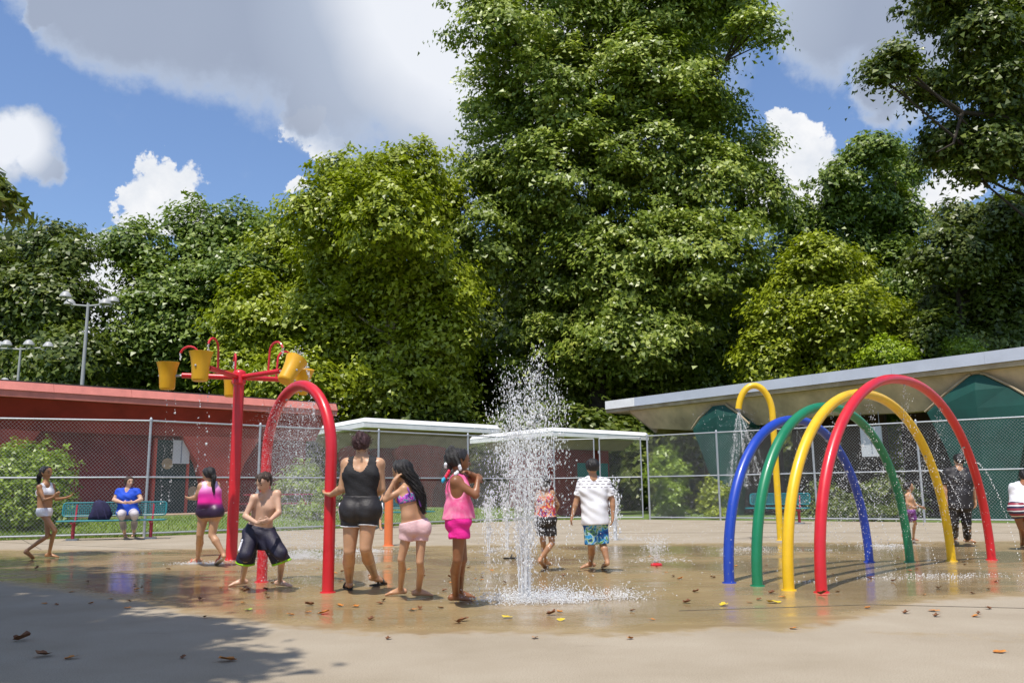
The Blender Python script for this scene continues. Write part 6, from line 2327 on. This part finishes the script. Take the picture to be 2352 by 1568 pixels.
jb = G(1206, 1381)
jet('tall foaming water jet in the middle of the pad', jb, 2.75, 0.42, 70, 10500, 0.0078, 26, 0, 0.5, 0.06, skew=(0.03, 0.0))
mainjet = [o for o in bpy.data.objects if o.get('label') == 'tall foaming water jet in the middle of the pad'][0]
n = 5200
cl = RNG.integers(0, 16, n)
cx_, cy_, cw_ = RNG.normal(0.28, 0.40, 16), RNG.normal(0.04, 0.13, 16), 0.06 + 0.16 * RNG.random(16)
P = jb + np.stack([cx_[cl] + RNG.normal(0, 1, n) * cw_[cl], cy_[cl] + RNG.normal(0, 0.5, n) * cw_[cl], 0.006 + np.abs(RNG.normal(0, 0.05, n)) * (0.3 + cw_[cl] * 5)], 1)
drops('splash', P, 0.003 + 0.006 * RNG.random(n) ** 2, mainjet)
jet('thin water jet beside the boy in the white shirt', G(1414, 1240), 1.55, 0.12, 10, 1100, 0.017, 10, 500, 0.6, 0.05)
jet('low row of water spurts behind the girl in hot pink', G(1122, 1268), 1.35, 0.10, 8, 700, 0.013, 5, 400, 0.5, 0.03)
jet('thin spurt of water right of the girl in hot pink', G(1165, 1262), 1.40, 0.10, 7, 600, 0.013, 5, 300, 0.4, 0.03)
jet('small fan of water rising from the red ground sprayer', rb + (0, 0, 0.05), 0.42, 0.20, 26, 1100, 0.0055, 0, 300, 0.35, 0.03)


def splash_patch(label, u, v, rx, ry, n, h=0.05):
    c = G(u, v)
    root = thing('water_splash', label, 'splash', c, 'splashes where water lands')
    m = 14
    cl = RNG.integers(0, m, n)
    cx_, cy_, cw_ = RNG.normal(0, 0.45 * rx, m), RNG.normal(0, 0.45 * ry, m), 0.3 + RNG.random(m)
    P = c + np.stack([cx_[cl] + RNG.normal(0, 0.22 * rx, n) * cw_[cl], cy_[cl] + RNG.normal(0, 0.22 * ry, n) * cw_[cl], 0.005 + np.abs(RNG.normal(0, h, n)) * cw_[cl]], 1)
    drops('spray', P, 0.003 + 0.006 * RNG.random(n) ** 2, root)


splash_patch('white splash bursting between the red arch and the bucket tree', 705, 1283, 0.75, 0.5, 3800, 0.10)
splash_patch('white splash around the feet of the girl in the ombre swimsuit', 478, 1296, 0.55, 0.25, 900, 0.025)
splash_patch('low splash behind the girl in pale pink shorts', 800, 1268, 0.9, 0.5, 1200, 0.04)
splash_patch('low splash on the pad under the yellow shower pipe', 1730, 1262, 1.5, 0.7, 600, 0.02)
splash_patch('low splash by the far foot of the blue arch', 2035, 1255, 0.7, 0.4, 800, 0.03)
splash_patch('glittering splash in the shade of the rainbow arches', 2080, 1325, 1.6, 0.6, 550, 0.012)


def mist_in_arch():
    root = thing('water_mist', 'fine white mist hanging inside the single red arch', 'mist', ARCH_MID, 'spray from the arches')
    n = 26000
    x = (RNG.random(n) * 2 - 1)
    z = RNG.random(n) ** 0.8 * (ARCH_ZS + ARCH_W * 0.8)
    x = np.clip(x * 0.95 + 0.0, -1, 1)
    inside = (z < ARCH_ZS) | ((x * ARCH_W) ** 2 + (z - ARCH_ZS) ** 2 < (ARCH_W * 0.93) ** 2)
    x, z = x[inside], z[inside]
    m = len(x)
    nv = np.array([ARCH_E[1], -ARCH_E[0], 0])
    P = ARCH_MID + ARCH_E * (x * ARCH_W * 0.9)[:, None] + nv * RNG.normal(0, 0.16, m)[:, None]
    P[:, 2] = z
    drops('fine_drops', P, 0.0016 + 0.0022 * RNG.random(m) ** 2, root, 'water_mist')
    k = 700
    i = RNG.integers(0, m, k)
    drops('coarse_drops', P[i] + RNG.normal(0, 0.1, (k, 3)), 0.004 + 0.004 * RNG.random(k), root)


mist_in_arch()


def arch_sprays():
    for colour, (pts, mid, e, w, H) in RAINBOW.items():
        root = thing('arch_spray', 'loose drops sprinkling down inside the %s rainbow arch' % colour, 'spray', mid, 'spray from the arches')
        P, R = [], []
        for i in (24, 31, 37):
            c = pts[i]
            n = 260
            t = RNG.random(n) ** 0.7
            d = nrm((mid + (0, 0, H * 0.3)) - c)
            v = RNG.normal(0, 0.16, (n, 3)) + d
            q = c + v * (t * 0.75)[:, None]
            q[:, 2] = q[:, 2] - 0.9 * t ** 2
            P.append(q)
            R.append(0.003 + 0.005 * RNG.random(n) ** 2)
        # an arc of beads thrown from the far leg
        c = pts[39]
        n = 60
        t = np.linspace(0, 1, n)
        q = c + np.outer(t, -e * 0.2 + np.array([0.45, -0.3, 0])) + np.array([0, 0, 1.0]) * (0.2 * t - c[2] * 1.18 * t ** 2)[:, None]
        P.append(q + RNG.normal(0, 0.006, (n, 3)))
        R.append(0.006 + 0.004 * RNG.random(n))
        drops('drops', np.concatenate(P), np.concatenate(R), root, stretch=1.6)
        # wet beads standing on the far leg
    root = thing('shower_spray', 'water spraying from the hooked yellow shower pipe', 'spray', SHOWER_P, 'spray from the arches')
    P, R = [], []
    for k in range(22):
        a = RNG.random() * 6.283
        el = 0.5 * RNG.random() ** 0.5
        v = np.array([math.cos(a) * el * 1.3, math.sin(a) * el, -1.0]) + SHOWER_D * 0.2
        n = 120
        t = RNG.random(n) ** 0.8
        q = SHOWER_P + v * (t * 1.0)[:, None]
        q[:, 2] -= 0.45 * t ** 2
        P.append(q + RNG.normal(0, 0.02, (n, 3)) * t[:, None])
        R.append(0.003 + 0.007 * RNG.random(n) ** 2)
    n = 900
    q = SHOWER_P + np.stack([RNG.normal(0, 0.5, n), RNG.normal(0, 0.4, n), -3.2 * RNG.random(n)], 1)
    P.append(q)
    R.append(0.003 + 0.005 * RNG.random(n) ** 2)
    drops('drops', np.concatenate(P), np.concatenate(R), root, stretch=1.5)
    # drips below the buckets and the burst over the tipping one
    root = thing('bucket_drips', 'drops trickling and bursting from the yellow buckets', 'spray', BTREE + (0, 0, 2.0), 'spray from the arches')
    P, R = [], []
    for (pc, az, cane) in BUCKETS:
        for off in ((0.02, 0), (0.13, 0.06)):
            n = 36
            z = pc[2] - 0.24 - RNG.random(n) ** 0.9 * 1.9
            q = np.stack([np.full(n, pc[0] + off[0]), np.full(n, pc[1] + off[1]), z], 1) + RNG.normal(0, 0.012, (n, 3))
            P.append(q)
            R.append(0.006 + 0.008 * RNG.random(n) ** 2)
        n = 26
        q = cane + np.stack([RNG.normal(0, 0.008, n), RNG.normal(0, 0.008, n), -0.14 * RNG.random(n)], 1)
        P.append(q)
        R.append(0.006 + 0.004 * RNG.random(n))
    pc, az, cane = BUCKETS[1]
    n = 170
    q = pc + az * 0.22 + RNG.normal(0, 0.07, (n, 3)) + np.abs(RNG.normal(0, 0.06, (n, 1))) * np.array([0.6, 0, 1.2])
    P.append(q)
    R.append(0.004 + 0.007 * RNG.random(n) ** 2)
    n = 150
    t = RNG.random(n)
    rim = pc + az * 0.22 + np.cross(np.array([0, 0, 1.0]), np.cross(az, np.array([0, 0, 1.0]))) * 0.35
    q = rim + np.outer(t, (0.22, -0.1, 0)) + np.array([0, 0, -1.0]) * (1.0 * t ** 1.4)[:, None] + RNG.normal(0, 0.018, (n, 3))
    P.append(q)
    R.append(0.006 + 0.008 * RNG.random(n) ** 2)
    drops('drops', np.concatenate(P), np.concatenate(R), root, stretch=2.0)
    # stray drops drifting over the right half of the pad
    root = thing('drifting_spray', 'stray drops drifting across the air over the right half of the pad', 'spray', np.array([4.0, 11.0, 0.0]), 'spray from the arches')
    n = 3000
    u = 1280 + RNG.random(n) * 1000
    v = 1090 + RNG.random(n) ** 0.7 * 260
    Yd = 9.5 + RNG.random(n) * 6
    P = np.array([W(a_, b_, c_) for a_, b_, c_ in zip(u, v, Yd)])
    drops('drops', P, 0.0028 + 0.0045 * RNG.random(n) ** 3, root)


arch_sprays()


# ------------------------------------------------------------------ fallen leaves
def leaf_mesh(seed, curl):
    r = random.Random(seed)
    pts = []
    n = 14
    for i in range(n):
        a = 2 * math.pi * i / n
        rad = 0.055 * (1 + 0.35 * math.cos(a)) * (0.72 + 0.38 * abs(math.sin(2.5 * a + seed))) * (0.85 + 0.3 * r.random())
        x, y = rad * math.cos(a), rad * 0.8 * math.sin(a)
        pts.append((x, y, 0.004 + curl * (abs(y) * 0.7 + x * x * 5) + r.random() * 0.006 * curl))
    vs = [(0, 0, 0.008)] + pts
    fs = [(0, i + 1, (i + 1) % n + 1) for i in range(n)]
    vs += [(0.055 * 1.2, 0, 0.006), (0.11, 0.012, 0.012), (0.11, 0.018, 0.012), (0.066, 0.006, 0.006)]
    b = n + 1
    fs.append((b, b + 1, b + 2, b + 3))
    me = bpy.data.meshes.new('fallen_leaf')
    me.from_pydata(vs, [], fs)
    return me


SPOTS = [(1167, 1418, 'y', 1.5), (1060, 1426, 'b', 1.2), (1053, 1431, 'b', 1.0), (1262, 1412, 'b', 1.2), (1288, 1425, 'y', 1.1), (945, 1401, 'o', 1.4), (738, 1410, 'o', 1.5), (715, 1390, 'b', 1.3), (746, 1352, 'y', 1.4),
         (570, 1401, 'g', 1.3), (1660, 1391, 'y', 1.4), (1768, 1384, 'y', 1.5), (1786, 1384, 'y', 1.3), (1800, 1372, 'o', 1.2), (1886, 1366, 'b', 1.6), (1574, 1385, 'b', 1.1), (105, 1506, 'b', 1.7), (158, 1513, 'o', 1.2), (530, 1518, 'o', 1.6),
         (42, 1472, 'b', 1.7), (2140, 1403, 'o', 1.3), (2240, 1416, 'o', 1.1), (1230, 1465, 'o', 0.9), (1450, 1467, 'o', 0.8), (2290, 1498, 'o', 1.1), (1820, 1444, 'o', 0.9), (1640, 1327, 'b', 1.0), (1595, 1360, 'b', 1.0),
         (1500, 1423, 'o', 0.8), (670, 1412, 'o', 1.0), (705, 1407, 'o', 0.9), (850, 1424, 'b', 0.9), (820, 1392, 'b', 0.8), (1015, 1397, 'b', 0.8), (470, 1418, 'b', 0.8), (1990, 1397, 'o', 0.8), (2090, 1312, 'b', 1.1), (2105, 1307, 'o', 1.0), (2050, 1335, 'b', 0.9),
         (2155, 1352, 'b', 1.0), (2212, 1291, 'b', 0.9), (1690, 1300, 'o', 0.9), (1508, 1303, 'b', 0.9), (1560, 1330, 'o', 1.1), (310, 1343, 'b', 0.8), (420, 1512, 'b', 0.7), (890, 1468, 'b', 0.7), (1770, 1363, 'b', 1.0), (1742, 1378, 'b', 0.9), (2000, 1325, 'o', 0.9), (960, 1352, 'y', 1.0), (880, 1380, 'b', 0.9), (1130, 1310, 'o', 0.9), (1160, 1338, 'b', 0.8)]
rr = random.Random(3)
for _ in range(46):
    SPOTS.append((rr.uniform(60, 1120), rr.uniform(1300, 1400), rr.choice('bboo'), rr.uniform(0.6, 1.1)))
for _ in range(24):
    SPOTS.append((rr.uniform(1240, 2300), rr.uniform(1275, 1420), rr.choice('bbo'), rr.uniform(0.6, 1.0)))
CN = dict(b=('fallen_brown', 'dry brown fallen leaf curled on the concrete'), o=('fallen_orange', 'orange fallen leaf lying on the concrete'),
          y=('fallen_yellow', 'bright yellow fallen leaf lying on the wet concrete'), g=('fallen_green', 'single green fallen leaf left of the red arch'))
LM = {}
for c in 'boyg':
    for k in range(4):
        me = leaf_mesh(k * 7 + ord(c), 0.35 + 0.4 * k / 3 + (0.4 if c == 'b' else 0))
        me.materials.append(MATS[CN[c][0]])
        LM[c, k] = me
for i, (u, v, c, s) in enumerate(SPOTS):
    o = bpy.data.objects.new('fallen_leaf', LM[c, i % 4])
    COL.objects.link(o)
    g = G(u, v)
    o.location = (g[0], g[1], 0.001)
    o.scale = (s * 0.62,) * 3
    o.rotation_euler = (rr.uniform(-0.12, 0.12), rr.uniform(-0.12, 0.12), rr.uniform(0, 6.28))
    tag(o, CN[c][1], 'leaf', 'fallen leaves on the pad')
